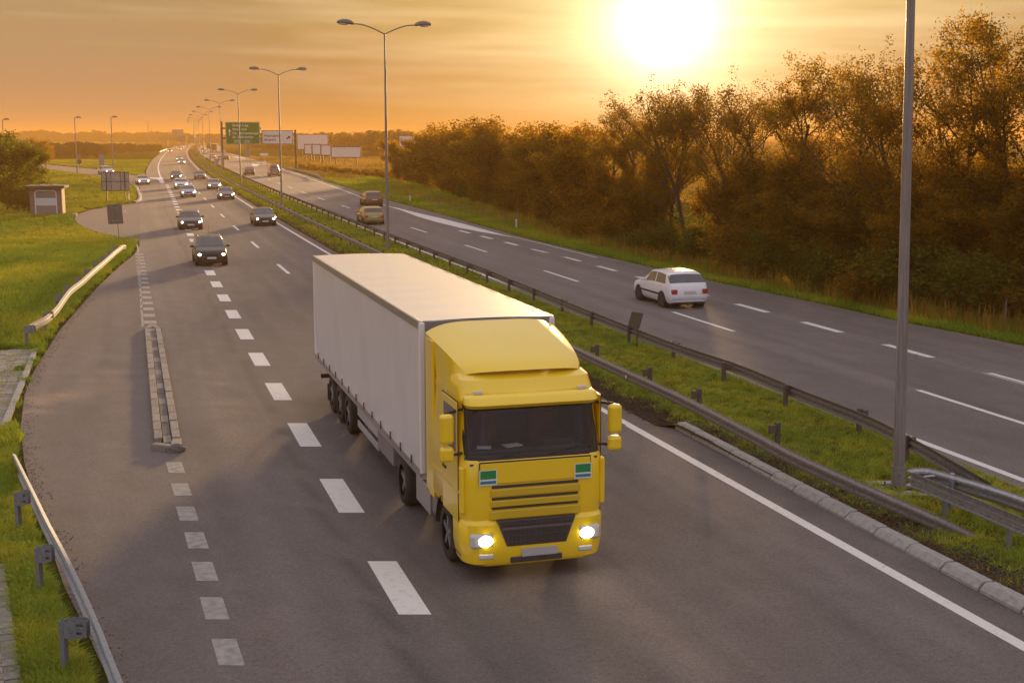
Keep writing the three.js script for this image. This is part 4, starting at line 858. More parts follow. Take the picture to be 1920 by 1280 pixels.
// far overpass, boxes beside it, masts
{
  const Z = 1050, a = at(336, 262, Z), b = at(416, 262, Z), t = thing('overpass', 'long low overpass bridge crossing the motorway at the horizon', 'bridge', [(a.x + b.x) / 2, 0, -Z]), w = b.x - a.x + 30, y = at(376, 263, Z).y;
  const m = std(RGB(0.10, 0.085, 0.08), { roughness: 0.9 });
  mesh('deck', box(w, 1.5, 9, 0, y + 1.1, 0), m, t); mesh('parapet', box(w, 0.9, 0.3, 0, y + 2.35, 4.4), m, t);
  for (const k of [-0.42, -0.2, 0.03, 0.26, 0.48]) mesh('pier', box(1.1, y + 0.4, 5, k * w, (y + 0.4) / 2, 0), m, t);
  for (const [x0, y0, x1, y1, l] of [[333.5, 255, 349, 265, 'wide dark sign back above the far carriageway, left of the pair'], [356, 255, 366.5, 262, 'square dark sign back above the far carriageway, right of the pair']]) {
    const p = at(x0, y1, 800), q = at(x1, y0, 800), s = thing('road_sign', l, 'road sign', [(p.x + q.x) / 2, 0, -800]);
    mesh('sign_panel', box(q.x - p.x, q.y - p.y, 0.2, 0, (p.y + q.y) / 2, 0), M.signBack, s);
    for (const e of [-0.35, 0.35]) mesh('post', cyl(0.15, 0.15, p.y, 6, e * (q.x - p.x), 0, -0.2), M.darkSteel, s);
  }
  for (const [px, top, z, l] of [[278, 226, 1250, 'tall lattice mast on the left horizon'], [284, 240, 1260, 'shorter lattice mast just right of the tall one']]) {
    const p = at(px, 258, z).setY(0), H = at(px, top, z).y, s = thing('radio_mast', l, 'mast', p);
    for (let k = 0; k < 3; k++) { const an = k * 2.094; mesh('leg', bar(V(Math.cos(an) * 0.9, 0, Math.sin(an) * 0.9), V(Math.cos(an) * 0.3, H, Math.sin(an) * 0.3), 0.14, 0.1, 5), M.darkSteel, s); }
    mesh('bracing', merge(...Array.from({ length: 9 }, (_, k) => { const y = (k + 0.5) / 9 * H, r = lerp(0.9, 0.3, y / H); return bar(V(-r, y - 0.8, 0), V(r, y + 0.8, 0), 0.06, 0.06, 4); })), M.darkSteel, s);
  }
}

// ------------------------------------------------------------------ cars: one closed body surface S(t, j), windows and lamps laid into it
const WIDE = table([[0, 0.80], [0.008, 0.885], [0.03, 0.95], [0.08, 0.985], [0.2, 1], [0.8, 1], [0.94, 0.965], [0.985, 0.91], [1, 0.82]]);
const KINDS = {
  hatch: { L: 3.95, W: 1.74, roof: [[0, 0.56], [0.008, 0.64], [0.03, 0.73], [0.08, 0.79], [0.25, 0.94], [0.28, 0.97], [0.43, 1.36], [0.5, 1.42], [0.62, 1.44], [0.8, 1.40], [0.87, 1.34], [0.965, 0.96], [0.985, 0.88], [1, 0.7]], belt: [[0, 0.5], [0.03, 0.68], [0.08, 0.75], [0.26, 0.88], [0.6, 0.93], [0.95, 0.94], [1, 0.62]], glass: [0.28, 0.43, 0.87, 0.955], side: [0.36, 0.84], wheels: [0.19, 0.8], r: 0.3 },
  wagon: { L: 4.6, W: 1.8, roof: [[0, 0.56], [0.008, 0.64], [0.03, 0.73], [0.07, 0.78], [0.24, 0.93], [0.27, 0.96], [0.40, 1.36], [0.46, 1.42], [0.6, 1.45], [0.85, 1.41], [0.92, 1.36], [0.978, 0.98], [0.99, 0.88], [1, 0.7]], belt: [[0, 0.5], [0.03, 0.68], [0.08, 0.75], [0.26, 0.87], [0.6, 0.92], [0.96, 0.96], [1, 0.62]], glass: [0.27, 0.40, 0.92, 0.972], side: [0.34, 0.9], wheels: [0.18, 0.78], r: 0.315 },
  mpv: { L: 4.3, W: 1.8, roof: [[0, 0.6], [0.008, 0.7], [0.03, 0.82], [0.07, 0.9], [0.2, 1.04], [0.225, 1.08], [0.40, 1.53], [0.47, 1.6], [0.62, 1.63], [0.84, 1.58], [0.91, 1.5], [0.972, 1.05], [0.988, 0.92], [1, 0.72]], belt: [[0, 0.54], [0.03, 0.74], [0.08, 0.84], [0.22, 0.96], [0.6, 1.0], [0.96, 1.03], [1, 0.64]], glass: [0.225, 0.40, 0.91, 0.965], side: [0.3, 0.89], wheels: [0.18, 0.8], r: 0.315 },
  sedan: { L: 4.6, W: 1.79, roof: [[0, 0.54], [0.008, 0.63], [0.03, 0.72], [0.08, 0.78], [0.26, 0.92], [0.29, 0.95], [0.42, 1.34], [0.48, 1.40], [0.58, 1.42], [0.68, 1.38], [0.82, 1.0], [0.85, 0.985], [0.96, 0.97], [0.985, 0.88], [1, 0.68]], belt: [[0, 0.5], [0.03, 0.67], [0.08, 0.74], [0.26, 0.87], [0.6, 0.92], [0.83, 0.945], [0.96, 0.93], [1, 0.62]], glass: [0.29, 0.42, 0.69, 0.815], side: [0.36, 0.72], wheels: [0.18, 0.79], r: 0.315 },
  van: { L: 5.0, W: 1.95, roof: [[0, 0.7], [0.008, 0.85], [0.03, 0.98], [0.12, 1.15], [0.15, 1.2], [0.27, 1.95], [0.33, 2.15], [0.5, 2.24], [0.9, 2.22], [0.965, 2.12], [0.99, 1.15], [0.995, 0.95], [1, 0.75]], belt: [[0, 0.6], [0.03, 0.9], [0.12, 1.08], [0.2, 1.15], [0.6, 1.2], [0.985, 1.2], [1, 0.66]], glass: [0.15, 0.27, 0.968, 0.986], side: [0.2, 0.34], wheels: [0.18, 0.8], r: 0.34 },
};
function carShape(k) {
  const roof = table(k.roof), belt = table(k.belt), hw = k.W / 2;
  const section = (t) => {
    const w = hw * WIDE(t), T = roof(t), b = Math.min(belt(t), T - 0.02), s = 0.2 + 0.08 * Math.max(0, 1 - t / 0.06) + 0.08 * Math.max(0, (t - 0.94) / 0.06), up = T - b, rw = w * 0.94 - up * 0.27;
    return [[0, s], [w * 0.86, s], [w * 0.965, s + 0.1], [w, s + 0.4 * (b - s)], [w * 0.99, b - 0.13 * (b - s)], [w * 0.95, b], [w * 0.945 - up * 0.05, b + up * 0.16], [lerp(w * 0.94, rw, 0.80), b + up * 0.80], [rw * 0.95, b + up * 0.93], [rw * 0.6, b + up * 0.985], [0, T]];
  };
  return (t, j) => { const q = section(clamp(t)), a = Math.min(9, Math.floor(j)), u = j - a; return V(lerp(q[a][0], q[a + 1][0], u), lerp(q[a][1], q[a + 1][1], u), (0.5 - t) * k.L); };
}
function carBody(k, S) {
  const ts = new Set([0, 1]);
  for (const tb of [k.roof, k.belt]) for (const [t] of tb) ts.add(t);
  for (let i = 1; i < 24; i++) ts.add(i / 24);
  const T = [...ts].sort((a, b) => a - b), p = [], idx = [], C = 21;
  for (const t of T) for (let j = 0; j < C; j++) { const q = S(t, j <= 10 ? j : 20 - j); p.push(j <= 10 ? q.x : -q.x, q.y, q.z); }
  for (let i = 0; i < T.length - 1; i++) for (let j = 0; j < C - 1; j++) { const a = i * C + j, b = a + 1; idx.push(a, a + C, b, b, a + C, b + C); }
  for (const i of [0, T.length - 1]) { const c = p.length / 3, q = S(T[i], 4); p.push(0, q.y * 0.8, q.z + (i ? -0.03 : 0.03)); for (let j = 0; j < C - 1; j++) { const a = i * C + j; i ? idx.push(c, a + 1, a) : idx.push(c, a, a + 1); } }
  let g = new THREE.BufferGeometry();
  g.setAttribute('position', new THREE.Float32BufferAttribute(p, 3)); g.setIndex(idx);
  g = mergeVertices(g, 1e-4);
  return toCreasedNormals(g, 0.62);
}
function patch(S, t0, t1, j0, j1, side, lift, n = 5) {         // piece of the surface, lifted; side 0 = both halves in one
  const list = [];
  for (const s of side ? [side] : [1, -1]) {
    const g = gridGeometry(n, n, (i, j) => {
      const t = lerp(t0(j / (n - 1)), t1(j / (n - 1)), i / (n - 1)), q = lerp(j0, j1, j / (n - 1)), e = 0.004;
      const c = S(t, q), du = S(t + e, q).sub(S(t - e, q)), dv = S(t, Math.min(10, q + 0.04)).sub(S(t, q - 0.04)), nn = dv.cross(du).normalize();
      if (nn.x * c.x + nn.y * (c.y - 0.6) < 0 && nn.dot(V(c.x, c.y - 0.5, c.z * 0.3)) < 0) nn.negate();
      c.addScaledVector(nn, lift);
      return [s * c.x, c.y, c.z];
    });
    if (s > 0) { const ix = g.index.array; for (let i = 0; i < ix.length; i += 3) { const a = ix[i]; ix[i] = ix[i + 1]; ix[i + 1] = a; } g.computeVertexNormals(); }
    list.push(g);
  }
  return list.length > 1 ? merge(...list) : list[0];
}
function wheelGeos(r, w) {
  const tyre = new THREE.LatheGeometry([[r * 0.62, -w / 2], [r * 0.9, -w / 2], [r, -w * 0.36], [r, w * 0.36], [r * 0.9, w / 2], [r * 0.62, w / 2]].map((p) => new THREE.Vector2(...p)), 22).rotateZ(Math.PI / 2);
  const spokes = [cyl(r * 0.16, r * 0.16, 0.03, 10).rotateZ(Math.PI / 2).translate(w * 0.42, 0, 0), new THREE.CylinderGeometry(r * 0.62, r * 0.62, w * 0.5, 20, 1, true).rotateZ(Math.PI / 2)];
  for (let i = 0; i < 5; i++) spokes.push(box(0.025, r * 0.56, r * 0.17, w * 0.4, r * 0.34, 0).rotateX(i * 1.2566));
  spokes.push(new THREE.CylinderGeometry(r * 0.6, r * 0.6, 0.01, 18).rotateZ(Math.PI / 2));
  return [tyre, merge(spokes)];
}
const carCache = {};
function car(name, label, category, kind, paint, pos, turn, o = {}) {
  const k = KINDS[kind], S = carShape(k), c = carCache[kind] ??= { body: carBody(k, S) };
  const t = thing(name, label, category, pos, turn, o.group);
  t.scale.setScalar(o.scale ?? 1.03);
  const body = mesh('body', c.body, paint, t);
  const one = () => 0, [g0, g1, g2, g3] = k.glass;
  c.ws ??= patch(S, () => g0 + 0.004, () => g1 - 0.006, 6.9, 10, 0, 0.007, 6);
  c.rw ??= patch(S, () => g2 + 0.004, () => g3 - 0.003, 7.0, 10, 0, 0.007, 6);
  c.sw ??= [1, -1].map((s) => patch(S, (v) => lerp(k.side[0] - 0.05, g1 + 0.012, v), (v) => lerp(k.side[1] + (kind === 'sedan' ? 0.03 : 0.025), k.side[1] - 0.015, v), 5.35, 7.05, s, 0.007, 7));
  mesh('windscreen', c.ws, M.glass, t); mesh('rear_window', c.rw, M.glass, t);
  c.sw.forEach((g) => mesh('side_window', g, M.glass, t));
  if (kind !== 'van') { c.pillar ??= [1, -1].map((s) => { const m = lerp(k.side[0], k.side[1], 0.52); return patch(S, () => m - 0.008, () => m + 0.012, 5.3, 7.05, s, 0.012, 3); }); c.pillar.forEach((g) => mesh('door_pillar', g, paint, t)); }
  const [tyre, rim] = c.wheel ??= wheelGeos(k.r, 0.19);
  c.arch ??= new THREE.CylinderGeometry(k.r + 0.055, k.r + 0.055, 0.3, 24).rotateZ(Math.PI / 2);
  for (const wt of k.wheels) for (const s of [-1, 1]) {
    const z = (0.5 - wt) * k.L, a = mesh('wheel_arch', c.arch, M.black, t); a.position.set(s * (k.W / 2 - 0.143), k.r + 0.01, z);
    const w = mesh('wheel', tyre, M.rubber, t); w.position.set(s * (k.W / 2 - 0.085), k.r, z); w.rotation.y = s > 0 ? 0 : Math.PI;
    mesh('rim', rim, M.rim, w);
  }
  const zf = k.L / 2, hy = S(0.03, 5).y, w2 = k.W / 2;
  c.front ??= {
    grille: rbox(w2 * 0.95, 0.13, 0.06, 0.02, 0, hy - 0.09, zf - 0.005), intake: rbox(w2 * 1.15, 0.14, 0.06, 0.03, 0, 0.32, zf - 0.01), plate: box(0.5, 0.11, 0.02, 0, hy - 0.27, zf + 0.04),
    lamp: [1, -1].map((s) => new THREE.SphereGeometry(0.13, 14, 10).scale(1.15, 0.62, 0.75).rotateY(s * 0.35).translate(s * w2 * 0.735, hy - 0.075, zf - 0.1)),
    lamp2: [1, -1].map((s) => new THREE.SphereGeometry(0.09, 10, 8).scale(1, 0.8, 0.4).translate(s * w2 * 0.735, hy - 0.075, zf - 0.012)),
    mirror: [1, -1].map((s) => merge(rbox(0.2, 0.13, 0.11, 0.04, s * (w2 + 0.11), S(0.3, 5).y + 0.08, (0.5 - k.side[0] - 0.01) * k.L), box(0.12, 0.04, 0.05, s * (w2 - 0.02), S(0.3, 5).y + 0.04, (0.5 - k.side[0] - 0.01) * k.L))),
    handle: [1, -1].map((s) => merge(box(0.02, 0.03, 0.16, s * (w2 - 0.003), S(0.5, 4.4).y, (0.5 - lerp(k.side[0], k.side[1], 0.42)) * k.L), box(0.02, 0.03, 0.16, s * (w2 - 0.003), S(0.5, 4.4).y, (0.5 - lerp(k.side[0], k.side[1], 0.85)) * k.L))),
    tail: [1, -1].map((s) => rbox(0.24, kind === 'van' ? 0.36 : 0.2, 0.16, 0.04, s * w2 * 0.74, S(0.97, 5).y - 0.13, -zf + 0.045)),
    bumper: rbox(k.W * 0.84, 0.16, 0.12, 0.04, 0, 0.44, -zf + 0.02), rplate: box(0.5, 0.11, 0.02, 0, 0.66, -zf - 0.035), sill: [1, -1].map((s) => rbox(0.06, 0.1, k.L * 0.4, 0.02, s * (w2 - 0.02), 0.25, 0.0)),
    underside: box(k.W * 0.8, 0.1, k.L * 0.92, 0, 0.22, 0),  // black box below the car floor
  };
  const q = c.front;
  mesh('underbody', q.underside, M.black, t);
  if (!o.rear) {
    mesh('grille', q.grille, M.black, t); mesh('air_intake', q.intake, M.black, t); mesh('number_plate', q.plate, M.plate, t);
    for (let i = 0; i < 2; i++) { const h = mesh('headlight', q.lamp[i], M.lampOff, t); if (o.lit) mesh('headlight_bulb', q.lamp2[i], M.headlight, h); }
  } else {
    for (let i = 0; i < 2; i++) mesh('tail_light', q.tail[i], M.tail, t);
    mesh('bumper', q.bumper, o.bumper ?? paint, t); mesh('number_plate', q.rplate, M.plate, t);
  }
  for (let i = 0; i < 2; i++) { mesh('mirror', q.mirror[i], o.mirror ?? paint, t); mesh('door_handle', q.handle[i], paint, t); }
  if (o.rails) for (const s of [-1, 1]) { const a = S(0.5, 8), b = S(0.85, 8); mesh('roof_rail', merge(bar(V(s * (a.x - 0.02), a.y + 0.07, a.z), V(s * (b.x - 0.02), b.y + 0.07, b.z), 0.022), bar(V(s * (a.x - 0.02), a.y - 0.03, a.z + 0.12), V(s * (a.x - 0.02), a.y + 0.07, a.z), 0.022), bar(V(s * (b.x - 0.02), b.y - 0.03, b.z - 0.12), V(s * (b.x - 0.02), b.y + 0.07, b.z), 0.022)), M.rim, t); }
  if (o.antenna) { const a = S(0.5, 10); mesh('antenna', bar(a, V(0, a.y + 0.75, a.z - 0.25), 0.01, 0.004, 5), M.black, t); }
  if (o.strip) for (const s of [-1, 1]) mesh('trim_strip', box(0.03, 0.07, k.L * 0.62, s * (w2 + 0.003), 0.52, -0.1), M.black, t);
  return t;
}
const paint = (r, g, b, m = 0.3) => phys(RGB(r, g, b), { metalness: m, roughness: 0.38, specularIntensity: 0.5, clearcoat: 0.7, clearcoatRoughness: 0.06 });
// front of an oncoming car, or rear of a departing one, touches the road at the pixel given
function onRoad(px, py, kind, rear, extra = 0) { const p = G(px, py), h = KINDS[kind].L / 2 * 1.03, a = headingAt(p.z); return { pos: V(p.x - Math.sin(a) * h, 0, p.z - Math.cos(a) * h), turn: (rear ? a + Math.PI : a) + extra }; }
{
  const put = (label, cat, kind, col, px, py, o = {}) => { const q = onRoad(px, py, kind, o.rear, o.turn ?? 0); return car('car', label, cat, kind, col, q.pos, q.turn, { lit: !o.rear, ...o }); };
  const blackP = paint(0.02, 0.02, 0.022), greyP = paint(0.075, 0.075, 0.08, 0.5), silver = paint(0.36, 0.36, 0.37, 0.6), whiteP = paint(0.72, 0.71, 0.69, 0), slate = paint(0.14, 0.16, 0.20, 0.5);
  put('black people carrier with roof rails and lit headlights ahead of the truck', 'car', 'mpv', blackP, 397, 499, { rails: true, antenna: true });
  put('dark grey estate car with lit headlights behind the black people carrier', 'car', 'wagon', paint(0.05, 0.05, 0.055, 0.5), 358, 431, { rails: true });
  put('dark saloon with round lit headlights beside the median edge line', 'car', 'sedan', paint(0.045, 0.045, 0.05, 0.4), 498, 424);
  put('grey saloon with lit headlights in the inner lane, next behind the dark saloon', 'car', 'sedan', paint(0.13, 0.13, 0.14, 0.5), 425, 374.5);
  put('silver saloon in the inner lane, third in its row from the truck', 'car', 'sedan', silver, 402, 355);
  put('slate grey estate car in the inner lane, last of the near group', 'car', 'wagon', slate, 375, 336, { lit: false });
  put('small pale blue hatchback between the two lanes of oncoming cars', 'car', 'hatch', paint(0.30, 0.38, 0.5, 0.2), 353, 370);
  put('white estate car half hidden behind the small pale blue hatchback', 'car', 'wagon', whiteP, 339, 354);
  put('black saloon directly behind the white estate car', 'car', 'sedan', blackP, 330, 336.5);
  put('silver hatchback far off on the bend, nearer one of the overlapping two', 'car', 'hatch', silver, 340, 308);
  put('pale saloon far off on the bend, farther one of the overlapping two', 'car', 'sedan', paint(0.5, 0.5, 0.5, 0.3), 335.5, 301.5);
  put('dark car with bright headlights beside the far left edge line', 'car', 'hatch', blackP, 318, 285.5);
  put('white hatchback with a bright headlight pulling in from the slip road', 'car', 'hatch', whiteP, 266.5, 346.5, { turn: 0.12 });
  put('white people carrier coming down the slip road behind the framed panel sign', 'car', 'mpv', whiteP, 197, 327, { turn: 0.42 });
  // distant oncoming cars
  const far = [[336, 280.5, 'sedan', silver, 'largest'], [328, 278, 'hatch', blackP, 'leftmost'], [345, 277.5, 'hatch', whiteP, 'middle'], [350, 275.5, 'sedan', greyP, 'fourth'], [357, 274, 'hatch', silver, 'fifth'], [361, 273, 'sedan', blackP, 'rightmost']];
  for (const [x, y, kd, c, w] of far) put(`${w} car of the distant cluster of headlights on the far bend`, 'car', kd, c, x, y);
  // right carriageway, seen from behind
  put('old white hatchback with dark rear window driving away on the right', 'car', 'hatch', paint(0.78, 0.78, 0.80, 0), 1290, 578, { rear: true, strip: true, bumper: paint(0.6, 0.61, 0.66, 0), scale: 1.12 });
  put('gold hatchback driving away, front one of the two passing the lamp post', 'car', 'hatch', paint(0.34, 0.27, 0.10, 0.4), 702, 421.5, { rear: true, scale: 1.06 });
  put('brown hatchback driving away just beyond the gold one', 'car', 'hatch', paint(0.17, 0.10, 0.055, 0.4), 702, 387, { rear: true, scale: 1.12 });
  put('grey van with red tail lights driving away below the airport sign', 'van', 'van', paint(0.17, 0.15, 0.15, 0.2), 515, 330.5, { rear: true });
  put('dark saloon driving away between the lamp post and the van', 'car', 'sedan', paint(0.10, 0.06, 0.045, 0.3), 468, 328.5, { rear: true, scale: 1.1 });
  put('pale hatchback driving away left of the warning triangle', 'car', 'hatch', silver, 398, 297, { rear: true });
  put('dark saloon driving away right of the gantry post', 'car', 'sedan', blackP, 424, 300, { rear: true });
  put('light hatchback driving away half behind the gantry post', 'car', 'hatch', silver, 414, 301, { rear: true });
  put('white saloon driving away, farther along the far right lane', 'car', 'sedan', whiteP, 383.5, 288.5, { rear: true });
  put('silver saloon driving away at the tail of the distant queue', 'car', 'sedan', silver, 380, 281, { rear: true });
  for (const [x0, y0, x1, y1, Z, col, l] of [[397, 269, 405, 284, 640, RGB(0.07, 0.05, 0.045), 'dark box lorry driving away far off in the right lane'], [387, 267, 396, 281, 720, RGB(0.17, 0.05, 0.035), 'reddish box lorry driving away left of the dark lorry']]) {
    const a = at(x0, y1, Z), b = at(x1, y0, Z), w = Math.min(2.6, b.x - a.x), t = thing('lorry', l, 'lorry', [(a.x + b.x) / 2, 0, -Z], headingAt(-Z) + Math.PI);
    mesh('box_body', rbox(w, 2.7, 7.5, 0.06, 0, 2.35, 0), std(col, { roughness: 0.7 }), t); mesh('cab', rbox(w * 0.95, 2.1, 1.9, 0.2, 0, 1.85, 4.9), M.white, t); mesh('chassis', box(w * 0.5, 0.3, 8.6, 0, 0.85, 0.4), M.black, t);
    const [ty] = wheelGeos(0.48, 0.3); for (const z of [-2.2, 4.6]) for (const s of [-1, 1]) mesh('wheel', ty, M.rubber, t).position.set(s * (w / 2 - 0.2), 0.48, z);
    for (const s of [-1, 1]) mesh('tail_light', box(0.3, 0.14, 0.05, s * w * 0.38, 0.85, -3.95), M.tail, t);
  }
}

// ------------------------------------------------------------------ the truck
{
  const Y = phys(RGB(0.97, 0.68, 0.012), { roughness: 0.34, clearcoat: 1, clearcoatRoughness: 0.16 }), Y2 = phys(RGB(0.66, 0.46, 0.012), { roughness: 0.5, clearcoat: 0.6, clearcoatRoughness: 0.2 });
  const tarp = phys(RGB(0.79, 0.785, 0.815), { map: cloth, bumpMap: cloth, bumpScale: 0.03, roughness: 0.42, clearcoat: 0.6, clearcoatRoughness: 0.3 }), roofM = phys(RGB(0.90, 0.89, 0.87), { metalness: 0.1, roughness: 0.36, clearcoat: 1, clearcoatRoughness: 0.22 });
  const alu = std(RGB(0.55, 0.54, 0.54), { map: metalMap, metalness: 0.7, roughness: 0.4 }), grey = std(RGB(0.05, 0.045, 0.046), { roughness: 0.55 });
  const zF = -21.55, a = headingAt(-28), base = RP(zF, -6.03), s0 = 1.03;
  // +z is forward; the origin lies on the road under the front bumper
  const t = thing('truck', 'yellow lorry cab with high roof pulling a long white trailer, headlights on', 'lorry', base, a - 0.004);
  t.scale.setScalar(s0);
  // cab shell: cross sections in height, each a rounded rectangle
  const hwC = 1.24;
  function shell(levels, n = 40, skip) {                             // levels: [y, halfWidth, zFront, zBack, cornerRadius]
    const p = [], idx = [];
    const ring = ([y, w, zf, zb, r]) => { const out = []; const q = Math.floor(n / 4); const arcs = [[w - r, zf - r, 0, 1], [w - r * 0.35, zb + r * 0.35, 1, 0.35], [-(w - r * 0.35), zb + r * 0.35, 2, 0.35], [-(w - r), zf - r, 3, 1]]; arcs.forEach(([cx, cz, k, m]) => { for (let i = 0; i < q; i++) { const an = Math.PI / 2 - (k * Math.PI / 2) - (i / (q - 1)) * Math.PI / 2; out.push([cx + Math.cos(an) * r * m, y, cz + Math.sin(an) * r * m]); } }); return out; };
    const rings = levels.map(ring), C = rings[0].length;
    rings.forEach((r) => r.forEach((v) => p.push(...v)));
    for (let i = 0; i < rings.length - 1; i++) for (let j = 0; j < C; j++) { const b = i * C + j, c = i * C + (j + 1) % C, A = rings[i][j], B = rings[i + 1][(j + 1) % C]; if (skip && skip((A[0] + B[0]) / 2, (A[1] + B[1]) / 2, (A[2] + B[2]) / 2)) continue; idx.push(b, b + C, c, c, b + C, c + C); }
    for (const i of [0, rings.length - 1]) { const c = p.length / 3; const l = levels[i]; p.push(0, l[0], (l[2] + l[3]) / 2); for (let j = 0; j < C; j++) { const b = i * C + j, d = i * C + (j + 1) % C; i ? idx.push(c, d, b) : idx.push(c, b, d); } }
    const g = new THREE.BufferGeometry(); g.setAttribute('position', new THREE.Float32BufferAttribute(p, 3)); g.setIndex(idx);
    return toCreasedNormals(mergeVertices(g, 1e-4), 0.7);
  }
  const cab = mesh('cab', shell([[0.95, 1.2, -0.1, -2.2, 0.28], [1.1, hwC, -0.06, -2.25, 0.3], [1.6, hwC, -0.05, -2.28, 0.3], [1.98, hwC, -0.08, -2.28, 0.3], [2.05, hwC - 0.01, -0.11, -2.28, 0.3], [2.92, hwC - 0.06, -0.36, -2.26, 0.28], [3.0, hwC - 0.05, -0.34, -2.26, 0.26], [3.3, hwC - 0.1, -0.52, -2.24, 0.25], [3.38, hwC - 0.16, -0.8, -2.2, 0.24], [3.44, hwC - 0.25, -1.15, -2.1, 0.22], [3.46, hwC - 0.45, -1.4, -1.95, 0.2]], 40, (x, y, z) => y > 2.06 && y < 2.9 && z > -0.6 && Math.abs(x) < 1.12), Y, t);
  // windscreen and dark surround follow the rake between the levels 2.05 and 2.92
  const raked = (x0, x1, y0, y1, lift, n = 12) => gridGeometry(n, n, (i, j) => { const y = lerp(y0, y1, i / (n - 1)), x = lerp(x0, x1, j / (n - 1)), k = clamp((y - 2.05) / 0.87), w = lerp(hwC - 0.01, hwC - 0.06, k), zf = lerp(-0.11, -0.36, k), r = 0.3, dx = Math.max(0, Math.abs(x) - (w - r)); return [x, y, zf - (r - Math.sqrt(Math.max(0, r * r - dx * dx))) + lift]; });
  mesh('windscreen_surround', merge(raked(-1.17, 1.17, 2.0, 2.12, 0.006), raked(-1.17, 1.17, 2.84, 2.93, 0.006), raked(-1.17, -1.08, 2.12, 2.84, 0.006), raked(1.08, 1.17, 2.12, 2.84, 0.006)), M.black, t);
  const lining = std(RGB(0.06, 0.05, 0.045), { roughness: 0.95 }), seat = std(RGB(0.13, 0.035, 0.025), { roughness: 0.9 });
  mesh('cab_lining', merge(box(2.2, 1.0, 0.04, 0, 2.45, -1.7), box(0.03, 1.0, 1.25, -1.12, 2.45, -1.07), box(0.03, 1.0, 1.25, 1.12, 2.45, -1.07), box(2.2, 0.03, 1.2, 0, 2.93, -1.05), box(2.2, 0.03, 1.6, 0, 1.98, -0.9)), lining, t);
  mesh('dashboard', merge(rbox(2.15, 0.2, 0.42, 0.06, 0, 2.05, -0.6), rbox(0.6, 0.14, 0.3, 0.05, 0.55, 2.17, -0.66)), M.black, t);
  mesh('steering_wheel', new THREE.TorusGeometry(0.21, 0.02, 8, 24).rotateX(-1.0).translate(0.55, 2.22, -0.85), M.black, t);
  for (const x of [-0.55, 0.55]) mesh('seat', merge(rbox(0.52, 0.72, 0.16, 0.07, x, 2.2, -1.35), rbox(0.3, 0.2, 0.12, 0.05, x, 2.66, -1.36)), seat, t);
  mesh('papers', merge(box(0.3, 0.012, 0.2, -0.25, 2.165, -0.55, 0.2), box(0.24, 0.012, 0.17, -0.75, 2.165, -0.52, -0.3)), M.white, t);
  mesh('windscreen', raked(-1.1, 1.1, 2.1, 2.86, 0.014), phys(RGB(0.72, 0.74, 0.72), { roughness: 0.02, transmission: 1, thickness: 0, specularIntensity: 0.8, side: THREE.DoubleSide }), t);
  for (const x of [-0.55, 0.25]) mesh('wiper', bar(V(x, 2.09, -0.1), V(x + 0.62, 2.2, -0.13), 0.012), M.black, t);
  // sun visor: a sheet proud of the roof front
  mesh('sun_visor', shell([[2.90, 1.12, -0.12, -0.44, 0.2], [2.96, 1.16, -0.06, -0.42, 0.24], [3.06, 1.15, -0.12, -0.45, 0.24], [3.1, 1.1, -0.22, -0.46, 0.2]]), Y, t);
  for (const x of [-0.9, 0.9]) mesh('marker_lamp', rbox(0.16, 0.06, 0.06, 0.02, x, 3.13, -0.34), M.lampOff, t);
  // roof deflector and side fairings
  const dw = (u) => lerp(0.98, 1.235, Math.sqrt(u)), dy = (u) => lerp(3.42, 4.0, Math.pow(u, 0.7)), dz = (u) => lerp(-0.62, -2.6, u);
  const dp = (u, v) => { const e = Math.pow(Math.abs(v), 5); return V(v * dw(u), dy(u) - e * lerp(0.05, 0.2, u), dz(u) - e * 0.14); };
  mesh('roof_deflector', gridGeometry(16, 24, (i, j) => { const q = dp(i / 15, j / 23 * 2 - 1); return [q.x, q.y, q.z]; }), Y, t);
  for (const sd of [-1, 1]) {
    mesh('deflector_side', gridGeometry(12, 6, (i, j) => { const q = dp(i / 11, sd), k = j / 5; return [lerp(q.x, sd * (hwC - 0.07), k), lerp(q.y, 3.12, k), lerp(q.z, q.z - 0.02, k)]; }), Y, t);
    mesh('side_fairing', rbox(0.05, 2.85, 0.56, 0.02, sd * 1.205, 2.3, -2.5), Y, t);
    mesh('door_seam', merge(box(0.012, 2.06, 0.014, sd * (hwC + 0.004), 1.98, -0.335), box(0.012, 2.06, 0.014, sd * (hwC + 0.004), 1.98, -1.385), box(0.012, 0.014, 1.05, sd * (hwC + 0.004), 0.97, -0.86), box(0.012, 0.014, 1.05, sd * (hwC + 0.004), 2.995, -0.86)), M.black, t);
  }
  mesh('panel_gap', merge(rbox(1.92, 0.02, 0.03, 0.006, 0, 2.025, -0.028), rbox(0.02, 0.36, 0.02, 0.005, -0.955, 1.84, -0.045), rbox(0.02, 0.36, 0.02, 0.005, 0.955, 1.84, -0.045)), M.black, t);
  mesh('grille_mesh', merge(...Array.from({ length: 15 }, (_, k) => box(0.01, 0.36, 0.012, -0.5 + k / 14, 0.82, 0.048)), ...Array.from({ length: 4 }, (_, k) => box(1.05, 0.01, 0.012, 0, 0.68 + k * 0.1, 0.052))), std(RGB(0.09, 0.085, 0.085), { metalness: 0.3, roughness: 0.5 }), t);
